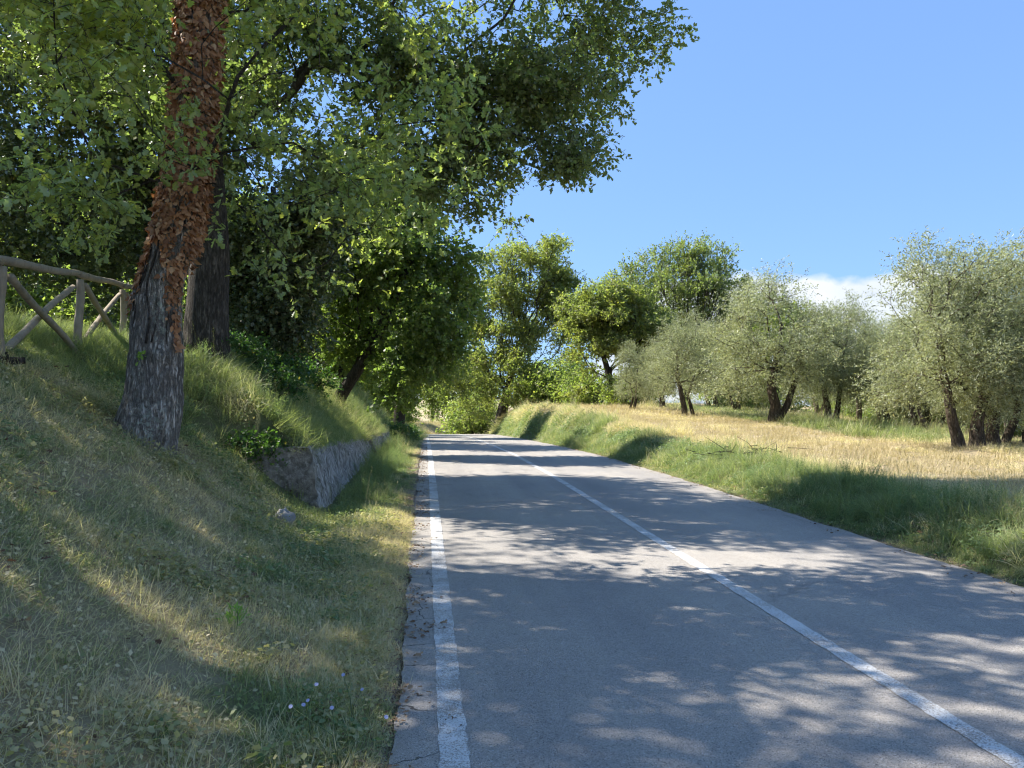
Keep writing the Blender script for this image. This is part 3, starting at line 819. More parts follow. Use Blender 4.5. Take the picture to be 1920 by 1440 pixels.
# ---- second oak, behind, whose limbs reach over the road
g = np.random.default_rng(7)
pts, rad = px_trunk([(385, 690, 12, 110), (385, 640, 12, 84), (388, 560, 12, 74), (395, 470, 12, 70), (386, 350, 12.1, 60), (382, 200, 12.2, 54), (390, 60, 12.3, 50), (430, -100, 12.5, 44), (500, -260, 12.6, 34)])
lobes = px_lobes([
    *(3 * [(995, 120, 13, (1.3, 1.2, .8)), (1112, 40, 13.6, (.75, .8, .55)), (1177, 100, 13.8, (.42, .5, .28)), (1212, 60, 13.8, (.2, .3, .15)), (1152, 170, 13.8, (.42, .5, .25)), (1062, 200, 13, (.6, .7, .55)), (1072, 290, 12.8, (.38, .5, .33)), (1107, 330, 12.8, (.12, .2, .2)),
    (935, 240, 13, (1.0, 1.0, .55)), (840, 160, 13, (1.1, 1.1, .8)), (720, 130, 13, (1.1, 1.1, .9)), (860, 300, 13, (.85, .9, .5)), (900, 350, 13.4, (.5, .6, .4)), (930, 410, 13.6, (.25, .4, .28)), (945, 445, 13.8, (.10, .2, .16)), (760, 320, 13, (.8, .9, .7))]),
    (425, 330, 11.2, (.5, .35, .6)), (440, 230, 11.3, (.5, .4, .6)), (430, 420, 11.3, (.45, .3, .4)),
    (600, 60, 13, (1.4, 1.4, 1.0)), (600, 260, 13, (1.0, 1.2, .9)), (470, 330, 12.8, (.9, .9, .9)), (480, 480, 12.8, (.6, .7, .6)),
    (850, -90, 13, (2.0, 2.0, .8)), (1080, -90, 13.5, (1.6, 1.7, .8)), (560, -200, 13, (2.2, 2.2, 1.2)), (860, -320, 13, (2.4, 2.4, 1.2)), (1080, -300, 13.5, (1.7, 1.7, .9)), (600, -520, 13, (2.5, 2.5, 1.3)), (330, -200, 13.5, (1.6, 1.8, 1.2)), (900, -560, 13, (2, 2, 1.1))]) + [(np.array(c), np.array(q)) for c, q in [((-3.6, 13.6, 8.0), (2.0, 2.0, 1.0)), ((-5.6, 14.6, 9.8), (2.2, 2.2, 1.2)), ((-2.0, 12.8, 9.6), (2.0, 2.0, 1.0)), ((-6.5, 16, 8), (2, 2, 1.3)), ((-2.4, 11.7, 5.6), (1.4, 1.2, .9)), ((-1.2, 11.2, 5.3), (1.1, 1.0, .6)), ((-3.4, 12.6, 7.0), (1.8, 1.6, 1.0))]]
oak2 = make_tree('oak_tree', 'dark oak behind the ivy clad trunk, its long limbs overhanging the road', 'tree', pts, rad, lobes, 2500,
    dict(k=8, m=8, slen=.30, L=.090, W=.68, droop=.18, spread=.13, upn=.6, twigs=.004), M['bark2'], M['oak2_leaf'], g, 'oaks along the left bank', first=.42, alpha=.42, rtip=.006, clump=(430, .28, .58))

# ---- holm oaks, dark mass behind the fence
g = np.random.default_rng(9)
pts, rad = px_trunk([(310, 610, 17, 60), (305, 540, 17, 48), (290, 420, 17, 44), (270, 300, 17, 40), (240, 150, 17, 32), (220, 0, 17, 24)])
lobes = px_lobes([(80, 330, 17, (1.8, 1.8, 1.4)), (220, 260, 16.5, (1.6, 1.6, 1.4)), (30, 470, 17, (1.3, 1.5, .75)), (150, 480, 16.8, (1.1, 1.4, .7)), (260, 450, 16.5, (1.0, 1.2, .9)), (-60, 300, 17.5, (1.6, 1.6, 1.5)),
                  (330, 330, 16.5, (1.2, 1.4, 1.3)), (420, 420, 16.5, (1.0, 1.2, 1.2)), (190, 560, 17, (.5, .8, .25)), (150, 120, 17, (2.2, 2.0, 1.3)), (350, 150, 17, (2.0, 2.0, 1.2)), (200, -50, 17, (2.2, 2.2, 1.2)), (-50, 80, 18, (2, 2, 1.5))])
make_tree('holm_oak', 'dense dark evergreen holm oak hanging low behind the log fence', 'tree', pts, rad, lobes, 1600,
    dict(k=7, m=9, slen=.34, L=.105, W=.8, droop=.2, spread=.24), M['bark2'], M['holm_leaf'], g, 'dark evergreens behind the bank', first=.3, alpha=.4)
pts, rad = px_trunk([(545, 690, 16.5, 30), (540, 640, 16.5, 24), (530, 560, 16.5, 20), (520, 450, 16.4, 16), (510, 350, 16.4, 10)])
lobes = px_lobes([(470, 610, 15.5, (.55, .7, .55)), (530, 560, 15.5, (.75, .9, .8)), (500, 450, 16, (.9, 1.0, .9)), (580, 480, 16.2, (.6, .9, .8)), (450, 520, 15.8, (.6, .8, .7)), (600, 390, 16.4, (.9, 1, .8)), (560, 620, 15.6, (.4, .6, .35)), (440, 640, 14.6, (.3, .5, .3))])
make_tree('holm_oak', 'low bushy dark evergreen between the second trunk and the leaning maple', 'tree', pts, rad, lobes, 900,
    dict(k=6, m=9, slen=.28, L=.085, W=.9, droop=.2, spread=.2), M['bark2'], M['holm_leaf'], g, 'dark evergreens behind the bank', first=.15, alpha=.4)

# ---- oak beyond the left edge of the picture, unseen, placed to shade the bank
g = np.random.default_rng(13)
bx, by = -9.6, 8.2
bz = h1(bx, by)
pts = [(bx, by, bz - .2), (bx + .1, by, bz + 2), (bx + .2, by + .2, bz + 4.5), (bx + .1, by + .3, bz + 7.5)]
lobes = [(np.array((bx + a, by + b, bz + c)), np.array(r)) for a, b, c, r in [(0, 0, 7.4, (3.0, 3.0, 1.5)), (1.9, -1.2, 6.0, (2.0, 2.0, 1.2)), (1.6, 1.6, 6.2, (1.9, 2, 1.2)), (-1, -2.6, 6.2, (2, 2.2, 1.3)), (.3, -4.0, 5.6, (2.0, 2.0, 1.1)), (-2.2, 1, 6, (2, 2, 1.4)), (2.8, .2, 5.0, (1.2, 1.4, .7)), (2.3, -2.8, 5.2, (1.3, 1.4, .7)), (.4, 3.4, 6.0, (2.2, 2.2, 1.3)), (-1.5, 5, 6.2, (2.2, 2.2, 1.3)), (1, -5.6, 6.2, (2.0, 2.0, 1.1))]]
make_tree('oak_tree', 'unseen oak past the left edge, its crown spread to shade the near bank', 'tree', pts, [.3, .26, .22, .14], lobes, 1500,
    dict(k=6, m=8, slen=.30, L=.11, W=.75, droop=.15, spread=.25), M['bark2'], M['oak_leaf'], g, 'oaks along the left bank', first=.45, alpha=.4, clump=(260, .35, .62))

# ---- leaning maple over the wall
g = np.random.default_rng(15)
pts, rad = px_trunk([(622, 765, 22, 30), (632, 748, 22, 25), (660, 710, 22, 22), (692, 660, 22, 20), (722, 600, 22, 18), (752, 530, 22, 15), (785, 450, 22, 11), (800, 380, 22, 7)])
lobes = px_lobes([(720, 470, 22, (1.7, 1.8, 1.2)), (800, 590, 21, (1.2, 1.4, 1.1)), (650, 560, 22.5, (1.2, 1.4, 1.2)), (835, 500, 22, (.9, 1.2, .9)), (770, 690, 21, (.9, 1.0, .6)), (840, 650, 21, (.55, .8, .6)), (620, 440, 22.5, (1.2, 1.4, 1.1)), (770, 400, 22.6, (1.0, 1.2, .8)),
                  (730, 360, 23, (1.4, 1.4, .9)), (690, 650, 22.4, (.9, 1.0, .6)), (740, 740, 21, (.55, .7, .25)), (880, 560, 21.6, (.4, .6, .6)), (610, 640, 22.6, (.7, .9, .5))])
maple = make_tree('maple_tree', 'leaning field maple with dark green crown drooping above the retaining wall', 'tree', pts, rad, lobes, 1500,
    dict(k=7, m=8, slen=.30, L=.10, W=.9, droop=.35, spread=.17, upn=.6), M['bark2'], M['maple_leaf'], g, None, first=.35, alpha=.4)
P_, R_ = densify([at(635, 745, 22.1), at(668, 690, 22.3), at(690, 640, 22.6), at(700, 560, 22.8)], [.11, .10, .08, .05])
obj('stem', tube_mesh('stem', [(P_ - np.array(maple.location), R_, 7)]), M['bark2'], maple)

# ---- bigger trees farther along
def far_tree(name, label, trunk, lobes, n, lf, mat, seed, group, first=.3, alpha=.45, W=.7, clump=(110, .55, 1.15)):
    g = np.random.default_rng(seed)
    pts, rad = px_trunk(trunk)
    return make_tree(name, label, 'tree', pts, rad, px_lobes(lobes), n, dict(lf, W=W), M['bark_far'], mat, g, group, first, alpha, rtip=.010, step=.7, clump=clump)
GF = 'tall trees at the bend'
LF = dict(k=4, m=7, slen=.5, L=.19, droop=.1, spread=.28)
far_tree('oak_tree', 'tall airy oak standing at the bend where the road disappears',
    [(938, 812, 65, 26), (942, 770, 65, 20), (955, 720, 65, 15), (962, 680, 65, 11)],
    [(1000, 480, 65, (3.2, 3, 1.6)), (1055, 520, 65, (1.7, 2, 1.1)), (940, 510, 65, (2.4, 2.6, 1.6)), (900, 590, 64, (2.4, 2.6, 2.2)), (890, 660, 62, (2.0, 2.6, 1.6)), (1030, 570, 65, (1.6, 2, 1)), (860, 700, 60, (1.8, 2.2, 1.4)), (910, 740, 61, (2.4, 2.5, 1.6)),
     (990, 710, 61, (2.0, 2.5, 1.6)), (960, 660, 62, (1.8, 2.4, 1.4)), (860, 560, 66, (2, 2.6, 2)), (870, 770, 61, (1.4, 2, 1)), (1000, 760, 62, (1.6, 2, 1.0)), (960, 560, 66, (1.8, 2, 1.6)), (1040, 600, 65, (1.5, 2, 1.3)), (1000, 620, 65, (1.8, 2, 1.2)), (975, 585, 65, (5.6, 3.5, 5.6)), (975, 585, 65, (5.6, 3.5, 5.6)), (1050, 560, 65, (2.4, 2.2, 2.4)), (930, 720, 63, (3.6, 3, 2.6))], 3500, LF, M['far_leaf'], 21, GF, first=.55, alpha=.75, clump=(330, .34, .70))
far_tree('oak_tree', 'broad oak with dark forked trunk just left of the small olives',
    [(1152, 778, 48, 22), (1148, 740, 48, 16), (1142, 700, 48, 12), (1132, 670, 48, 9)],
    [(1090, 560, 48, (1.5, 1.6, 1.0)), (1160, 560, 48, (1.9, 2, 1.2)), (1080, 630, 48, (.9, 1.2, .7)), (1210, 610, 48, (1.6, 1.8, 1.4)), (1150, 640, 48, (1.2, 1.5, .8)), (1220, 690, 48, (1.2, 1.5, 1)), (1080, 690, 48, (1.0, 1.2, .5)), (1100, 740, 49, (.8, 1.2, .5)), (1240, 650, 48, (1.3, 1.6, 1.3)), (1120, 600, 48, (1.6, 1.8, 1.2)), (1150, 610, 48, (3.4, 2.6, 2.8)), (1150, 610, 48, (3.4, 2.6, 2.8))], 1700,
    dict(k=5, m=7, slen=.4, L=.16, droop=.1, spread=.22), M['far_leaf'], 22, GF, first=.55, alpha=.6, clump=(150, .28, .6))
far_tree('poplar_tree', 'tallest grey green tree with upswept fan of branches behind the olives',
    [(1285, 780, 57, 22), (1285, 730, 57, 18), (1288, 690, 57, 14), (1290, 665, 57, 10)],
    [(1270, 580, 57, (6.0, 3.6, 5.0)), (1270, 580, 57, (6.0, 3.6, 5.0)), (1150, 620, 57, (2.6, 2.6, 2.6)), (1180, 610, 57, (2.4, 2.6, 2.4)), (1375, 600, 57, (1.9, 2.2, 2.4)), (1315, 485, 57, (2.4, 2.4, 1.8)), (1240, 700, 57, (3, 2.4, 1.6))], 4000,
    dict(k=4, m=8, slen=.5, L=.15, droop=-.35, spread=.25), M['far_grey_leaf'], 23, GF, first=.6, alpha=.9, clump=(460, .3, .62))
far_tree('oak_tree', 'yellow green oak rising between the maple and the airy oak',
    [(745, 800, 42, 24), (755, 700, 42, 18), (790, 610, 42, 12), (820, 550, 42, 7)],
    [(790, 600, 42, (1.3, 1.8, 1.0)), (800, 640, 43, (1.3, 1.6, 1.1)), (790, 570, 42, (1.3, 2, .9)), (820, 690, 41, (.9, 1.2, .9)), (750, 570, 43, (1.5, 2, .9)), (760, 590, 43, (1.6, 1.8, 1.4))], 1000,
    dict(k=5, m=7, slen=.5, L=.17, droop=.15, spread=.34), M['far_leaf'], 24, 'trees along the left bank farther on', first=.3, clump=(80, .5, .95))
far_tree('oak_tree', 'oak crown crowded behind the leaning maple over the road',
    [(585, 730, 29.5, 24), (590, 640, 29.5, 18), (600, 520, 29.5, 15), (610, 440, 29.5, 8)],
    [(640, 510, 29.5, (2.0, 2.2, 1.2)), (690, 500, 29, (1.8, 2.2, 1.0)), (560, 480, 30, (1.8, 2.2, 1.2)), (710, 510, 30, (1.3, 2, .9)), (560, 560, 30, (1.8, 2, 1.3)), (740, 500, 31, (1.3, 2, 1.0)), (680, 560, 32, (1.6, 2, 1.4))], 1100,
    dict(k=5, m=7, slen=.45, L=.14, droop=.15, spread=.28), M['far_leaf'], 25, 'trees along the left bank farther on', first=.3, clump=(80, .5, .95))

# ---- olive grove
def olive(seed, forks, lobes, n, label):
    g = np.random.default_rng(seed)
    trunks = []
    main = forks[0]
    P, Rr = densify(main[0], main[1], .2); Rr = Rr * .8
    A, d = in_lobes(clumps([(np.array(c, float), np.array(r, float)) for c, r in lobes], 120, .22, .5, g, .9), n, g, .42)
    chains, tips, od = grow(P, Rr, A, int(len(P) * .55), .35, .35, g, .006)
    for pts, rad in forks[1:]:
        p, r = densify(pts, rad, .2); chains.append((p, r * .8, 9))
    od = norm(od + np.array([0, 0, .9]) * sstep(2.6, 4.2, tips[:, 2])[:, None])
    pp, D, N, L, rnd, _ = spray_leaves(tips, od, 6, 12, .42, .070, g, droop=.12, spread=.09, upn=.35, out=.8)
    for c, r, k in chains:                                   # gnarled trunks
        if r.max() > .06:
            w = r[:, None] * .35; c += w * np.stack([np.sin(c[:, 2] * 5 + seed), np.cos(c[:, 2] * 4.1), 0 * c[:, 2]], -1) * sstep(0, .4, c[:, 2])[:, None]
    root = empty('olive_tree', (0, 0, 0), label, 'olive tree', 'olive trees of the grove')
    obj('trunk', tube_mesh('trunk', chains), M['bark_olive'], root)
    obj('crown', leaf_mesh('crown', pp, D, N, L, .30, LEAF_SIMPLE, rnd), M['olive_leaf'], root)
    return root
ol = [
 olive(31, [([(0, 0, -.2), (.02, 0, .5), (-.05, 0, 1.1), (.1, .1, 1.8), (.2, 0, 2.8)], [.22, .15, .13, .10, .05]), ([(.05, 0, -.1), (.3, 0, .5), (.55, .05, 1.1), (.8, 0, 2.0)], [.12, .10, .08, .05])],
   [((0, 0, 3.1), (1.5, 1.5, 1.2)), ((-.8, 0, 2.2), (1.0, 1.1, 1.0)), ((.9, .2, 2.2), (1.1, 1.2, 1.0)), ((.1, -.6, 1.8), (1.2, .8, .7)), ((0, .5, 3.9), (.9, .9, .7)), ((1.2, 0, 1.5), (.7, .7, .8)), ((-1.2, 0, 1.4), (.6, .6, .7)), ((0, .7, 1.4), (1.2, .6, .7)), ((.4, -.9, 1.3), (.7, .4, .5))], 700, 'a'),
 olive(32, [([(0, 0, -.2), (-.02, 0, .5), (-.12, 0, 1.0), (-.3, .1, 1.7), (-.3, 0, 2.8)], [.20, .14, .12, .09, .05]), ([(.5, .1, -.2), (.3, .05, .4), (.15, 0, .9), (.5, 0, 1.9)], [.13, .10, .08, .04])],
   [((-.1, 0, 2.9), (1.4, 1.4, 1.3)), ((-.9, .1, 2.0), (.8, .9, .9)), ((.8, 0, 2.1), (.9, 1, .9)), ((0, -.6, 2.0), (1.0, .7, .8)), ((.2, .3, 3.8), (.8, .8, .7)), ((-.6, -.3, 3.5), (.6, .6, .6)), ((.9, 0, 1.3), (.5, .7, .6)), ((-.9, .2, 1.3), (.5, .7, .6)), ((0, .7, 1.4), (.9, .5, .6))], 620, 'b'),
 olive(33, [([(0, 0, -.2), (-.1, 0, .5), (-.28, 0, 1.1), (-.34, 0, 1.9), (-.5, 0, 2.9)], [.19, .13, .115, .09, .05]), ([(.4, .1, -.2), (.42, .1, .6), (.5, 0, 1.3), (.6, 0, 2.4)], [.24, .15, .11, .06])],
   [((-.2, 0, 3.2), (1.3, 1.3, 1.2)), ((.8, 0, 3.1), (1.2, 1.2, 1.2)), ((-.9, -.1, 2.2), (.9, 1.0, 1.1)), ((.9, 0, 2.0), (1.1, 1.1, .9)), ((0, -.5, 1.9), (1.0, .8, .8)), ((-.4, 0, 4.2), (.7, .8, .6)), ((.7, 0, 4.2), (.8, .8, .6)), ((-1.2, 0, 1.4), (.5, .6, .5)), ((.3, -.2, 1.2), (.9, .6, .5)), ((0, .8, 1.4), (1.2, .6, .8)), ((1.3, 0, 1.3), (.5, .7, .7))], 860, 'c')]
olives = [  # proto, u, d, scale, rotation, label
 (0, 1450, 27.5, (1.48, 1.48, 1.22), 0.0, 'round olive tree with twin trunks standing centre of the grove edge'),
 (1, 1283, 32, (.98, .98, .92), 0.2, 'compact olive tree with reddish trunk in front of the tallest tree'),
 (1, 1190, 37, (.62, .62, .70), 2.2, 'smallest olive at the left end of the grove'),
 (2, 1800, 17.8, (1.12, 1.12, 1.02), 0.0, 'large tall olive with slanting slim trunk at the right'),
 (0, 1862, 18.6, (1.05, 1.05, 1.0), 1.3, 'thick trunked olive just behind the slanting trunk'),
 (1, 1930, 19.5, (1.25, 1.25, 1.05), 2.6, 'olive cut by the right edge of the picture'),
 (2, 1565, 29, (.92, .92, .98), 3.4, 'olive with forked trunk beside the gap of bright lake'),
 (1, 1610, 31, (1.0, 1.0, 1.0), 1.0, 'olive with a trunk leaning left, behind the forked one'),
 (0, 1662, 28, (.92, .92, .88), 4.2, 'middle olive whose trunk stands in bright green grass'),
 (1, 1715, 25.5, (.86, .86, .86), 5.0, 'olive with thin slanting stem between the grove centre and the large one'),
 (2, 1760, 27, (.95, .95, .92), 2.0, 'olive half hidden behind the large tall olive'),
 (0, 1385, 36, (.9, .9, .85), 3.0, 'shaded olive behind the round twin trunked one'),
 (1, 1240, 40, (.8, .8, .8), 0.7, 'pale olive behind the compact one'),
 (2, 1850, 26, (1.0, 1.0, 1.0), 4.0, 'olive deep in the grove behind the thick trunk'),
 (0, 1530, 38, (1.0, 1.0, 1.05), 5.5, 'olive in the back row whose top shows against the cloud'),
 (1, 1650, 40, (1.3, 1.3, 1.2), .4, 'back row olive filling the space left of the large tall one'), (2, 1720, 36, (1.2, 1.2, 1.1), 1.9, 'back row olive behind the thin slanting stem'), (0, 1800, 34, (1.2, 1.2, 1.1), 2.8, 'back row olive behind the large tall olive'),
 (1, 1890, 31, (1.3, 1.3, 1.2), 3.9, 'back row olive near the right edge'), (2, 1330, 42, (1.0, 1.0, 1.0), 5.2, 'back row olive between the compact and the round one'), (0, 1960, 27, (1.2, 1.2, 1.1), .2, 'olive mostly beyond the right edge')]
used = set()
for k, u, d, sc, rz, lab in olives:
    p = at(u, 745, d); p[2] = h1(p[0], p[1])
    if k not in used:
        used.add(k); r = ol[k]; r.location = p; r.rotation_euler.z = rz - R(YAW); r.scale = sc; r['label'] = lab
    else: copy_tree(ol[k], p, rz - R(YAW), sc, lab)

# ---- shrubs and background trees from two models
def bush(name, seed, lobes, n, lf, mat, label, cat, stem=((0, 0, -.2), (.05, 0, .5), (0, .1, 1.2)), sr=(.06, .05, .03)):
    g = np.random.default_rng(seed)
    lobes = [(np.array(c, float), np.array(r, float)) for c, r in lobes]
    r = make_tree(name, label, cat, [np.array(q, float) for q in stem], list(sr), lobes, n, lf, M['bark_far'], mat, g, None, .1, .4, base=(0, 0, 0))
    return r
sh1 = bush('shrub', 41, [((0, 0, 1.2), (1.1, 1.1, .9)), ((.9, .2, .8), (.8, .8, .7)), ((-.9, 0, .9), (.8, .9, .7)), ((0, 0, .5), (1.3, 1.2, .5))], 330, dict(k=5, m=7, slen=.3, L=.11, W=.8, droop=.1, spread=.2), M['bush_leaf'], 'x', 'shrub')
ft1 = bush('tree', 42, [((0, 0, 6.5), (2.6, 2.6, 2.0)), ((1.6, 0, 4.6), (1.9, 2, 1.6)), ((-1.6, .3, 4.4), (1.9, 2, 1.6)), ((0, -.6, 3.0), (2.2, 1.8, 1.4)), ((.2, .2, 8.0), (1.5, 1.5, 1.0)), ((-.8, -.8, 1.6), (1.6, 1.4, 1.2))], 520, dict(k=5, m=7, slen=.5, L=.2, W=.85, droop=.1, spread=.36), M['bush_leaf'], 'y', 'tree',
           ((0, 0, -.3), (.1, 0, 2.0), (0, .1, 4.5), (.1, 0, 6.8)), (.24, .2, .14, .06))
spots = [
 (sh1, 20, 24, 1.5, 0, 'sunlit shrub seen through the fence at the left edge'), (sh1, 105, 25, 1.4, 1, 'pale sunlit shrub behind the crossed braces of the fence'), (sh1, 185, 24, 1.35, 2, 'bright shrub behind the middle fence post'),
 (sh1, 260, 26, 1.5, 3, 'bright shrub showing between far fence post and oak trunk'), (ft1, -20, 36, 1.25, 1, 'bluish tree in the distance beyond the fence at the left edge'), (ft1, 130, 38, 1.25, 2, 'bluish tree in the distance behind the fence braces'), (ft1, 260, 35, 1.3, 2.7, 'distant tree closing the view behind the ivy clad oak'),
 (sh1, 1045, 60, 1.9, 0, 'green shrub filling the gap between airy oak and broad oak'), (sh1, 1095, 56, 1.6, 1.4, 'green shrub under the left boughs of the broad oak'), (sh1, 885, 72, 2.0, 2.0, 'light green shrub at the road bend under the airy oak'), (sh1, 1185, 46, 1.2, 2.6, 'dark shrub at the foot of the broad oak'),
 (ft1, 760, 105, .95, 0, 'hazy green tree closing the road at its vanishing point'), (ft1, 810, 112, 1.1, 1.2, 'tall pale tree at the end of the road'), (ft1, 715, 100, 1.05, 2.1, 'dark bluish tree at the end of the left bank'), (ft1, 850, 98, .95, 3.1, 'round tree behind the outer bend of the road'), (ft1, 900, 105, 1.1, 4.0, 'tree behind the airy oak at the bend'), (ft1, 670, 80, 1.0, 4.6, 'tree behind the leaning maple'),
 (sh1, 735, 58, 1.2, 3.6, 'shrub on the left verge where the wall ends'), (sh1, 715, 46, 1.1, 5.0, 'hanging shrub above the far length of wall'),
 (ft1, 1010, 90, 1.0, 5.2, 'tree seen between the airy oak and broad oak'), (ft1, 1070, 85, .9, .5, 'low distant tree in the bright gap between the oaks'), (ft1, 1360, 75, .9, 1.9, 'green tree showing at the right shoulder of the tallest tree'), (ft1, 1460, 52, .95, 2.9, 'dark green tree top above the round olive'),
 (sh1, 1405, 47, 1.3, .4, 'shrub filling the gap under the round olive'), (sh1, 1580, 48, 1.4, 1.5, 'shrub behind the forked olive trunk'), (sh1, 1690, 42, 1.3, 2.7, 'shrub behind the middle olive trunk'), (sh1, 1780, 38, 1.3, 3.9, 'shrub seen between the stems of the large tall olive'), (sh1, 1880, 34, 1.3, 5.1, 'shrub under the olives by the right edge'), (sh1, 1640, 55, 1.6, .9, 'pale far shrub beyond the grove'),
 (ft1, 640, 37, .68, 3.3, 'added leafy tree behind the maple crown, dappling the road with shade'), (ft1, 705, 54, .8, 4.4, 'added leafy tree left of the falling road, dappling it with shade'), (ft1, 690, 66, .85, .3, 'leafy tree deep in the shade left of the bend'),  # first two trees are added to dapple shade over the far road
 (ft1, 560, 40, .75, .9, 'leafy tree behind the low evergreen'), (ft1, 660, 48, .8, 2.4, 'leafy tree rising behind the leaning maple'), (ft1, 420, 34, 1.1, 1.6, 'leafy tree behind the second trunk')]
used = set()
for pr, u, d, sc, rz, lab in spots:
    p = at(u, 745, d); p[2] = h1(p[0], p[1]) - .05
    if pr.name not in used:
        used.add(pr.name); r = pr; r.location = p; r.rotation_euler.z = rz; r.scale = (sc,) * 3; r['label'] = lab
    else: r = copy_tree(pr, p, rz, sc, lab)
    r['group'] = 'shrubs in the background' if pr is sh1 else 'background trees'

# ---- brambles spilling over the bank
br = bush('bramble', 43, [((0, 0, .25), (.42, .42, .24)), ((.3, .1, .15), (.3, .3, .16)), ((-.3, -.1, .2), (.3, .3, .18))], 150, dict(k=5, m=6, slen=.14, L=.05, W=.9, droop=.2, spread=.08), M['bramble_leaf'], 'z', 'bramble', ((0, 0, -.05), (.02, 0, .12), (0, .02, .25)), (.012, .01, .006))
first = True
for u, d, sc, lab in [(478, 10.2, .85, 'bramble clump against the rough dark end of the wall'), (505, 12.6, 1.0, 'bramble trailing over the bank above the wall end'), (455, 13.2, 1.1, 'bramble at the foot of the low evergreen'), (520, 14.8, 1.3, 'bramble on the ridge of the bank behind the wall'),
                      (560, 18.0, 1.4, 'bramble near the foot of the leaning maple'), (740, 30, 1.5, 'dark bramble draped over the far wall'), (763, 33.5, 1.35, 'dark bramble at the very end of the far wall'), (415, 12.3, .9, 'ivy like bramble at the foot of the second trunk')]:
    p = at(u, 745, d); p[2] = h1(p[0], p[1])
    if first: first = False; r = br; r.location = p; r.scale = (sc,) * 3; r['label'] = lab
    else: r = copy_tree(br, p, u * .1, sc, lab)
    r['group'] = 'brambles on the left bank'

# ================================================================== FENCE
t = NT('weathered log')
v = t.pos((14, 14, 14)); n1 = t.noise(1.0, t.pos((26, 26, 5)), 6, 0.65); n2 = t.noise(5, None, 4)
c = t.mix(n1, (0.21, 0.172, 0.125), (0.47, 0.40, 0.305))
c = t.mix(t.math('MULTIPLY', t.ramp(n2, .5, .75), .5), c, (0.10, 0.10, 0.06))
m_log = t.done(t.principled(c, 0.9, 0.15, t.bump(n1, .6, .012)))
def log(a, b, r0, r1, seed, k=12, n=16):
    a, b = np.array(a, float), np.array(b, float); tt = np.linspace(0, 1, n)[:, None]
    P = a + (b - a) * tt + 0.012 * np.stack([np.sin(tt[:, 0] * 7 + seed), np.cos(tt[:, 0] * 5 + seed), np.sin(tt[:, 0] * 6 + 2 * seed)], -1)
    rr = (r0 + (r1 - r0) * tt[:, 0]) * (1 + .05 * np.sin(tt[:, 0] * 23 + seed))
    rr[0] *= .92; rr[-1] *= .92
    return (P, rr, k)
fp = [at(u, 745, d) for u, d in [(-190, 6.0), (-2, 8.0), (147, 10.4), (229, 13.5), (285, 17.0)]]
for p in fp: p[2] = h1(p[0], p[1])
fz = [1.6 + (745 - v) / FPX * d for v, d in [(440, 6.0), (497, 8.0), (520, 10.4), (540, 13.5), (550, 17)]]
f0 = fp[2].copy()
fence = empty('log_fence', f0, 'round log fence with crossed braces on top of the bank', 'fence')
for a, p in enumerate(fp):
    obj('post', tube_mesh('post', [log((p[0], p[1], p[2] - .3) - f0, (p[0], p[1], fz[a] - .02) - f0, .055, .050, a)]), m_log, fence)
nrm2 = np.array([-.98, -.2, 0]) * .0
for a in range(4):
    p, q = fp[a], fp[a + 1]
    dd_ = norm(q - p); side = np.array([dd_[1], -dd_[0], 0]) * .10
    A0 = np.array([p[0], p[1], fz[a] + .05]); B0 = np.array([q[0], q[1], fz[a + 1] + .05])
    obj('rail', tube_mesh('rail', [log(A0 - dd_ * .02 - f0, B0 + dd_ * .01 - f0, .050, .043, a + 9)]), m_log, fence)
    obj('brace', tube_mesh('brace', [log(np.array([p[0], p[1], fz[a] - .10]) + dd_ * .08 + side * .6 - f0, np.array([q[0], q[1], q[2] - .04]) - dd_ * .30 + side * .6 - f0, .043, .038, a + 20)]), m_log, fence)
    obj('brace', tube_mesh('brace', [log(np.array([p[0], p[1], p[2] + .04]) + dd_ * .30 - side * .6 - f0, np.array([q[0], q[1], fz[a + 1] - .12]) - dd_ * .06 - side * .6 - f0, .042, .037, a + 30)]), m_log, fence)
lp = at(8, 672, 7.6); lp[2] = h1(lp[0], lp[1])
o = obj('fallen_log', tube_mesh('fallen_log', [log((-.35, -.1, .05), (.22, .12, .07), .06, .05, 3), log((.0, .0, .08), (.12, -.15, .16), .022, .014, 5, 7)]), M['bark2'])
o.location = lp; o.scale = (.7, .7, .7); tag(o, 'short dark rotten log lying by the fence foot at the left edge', 'log')

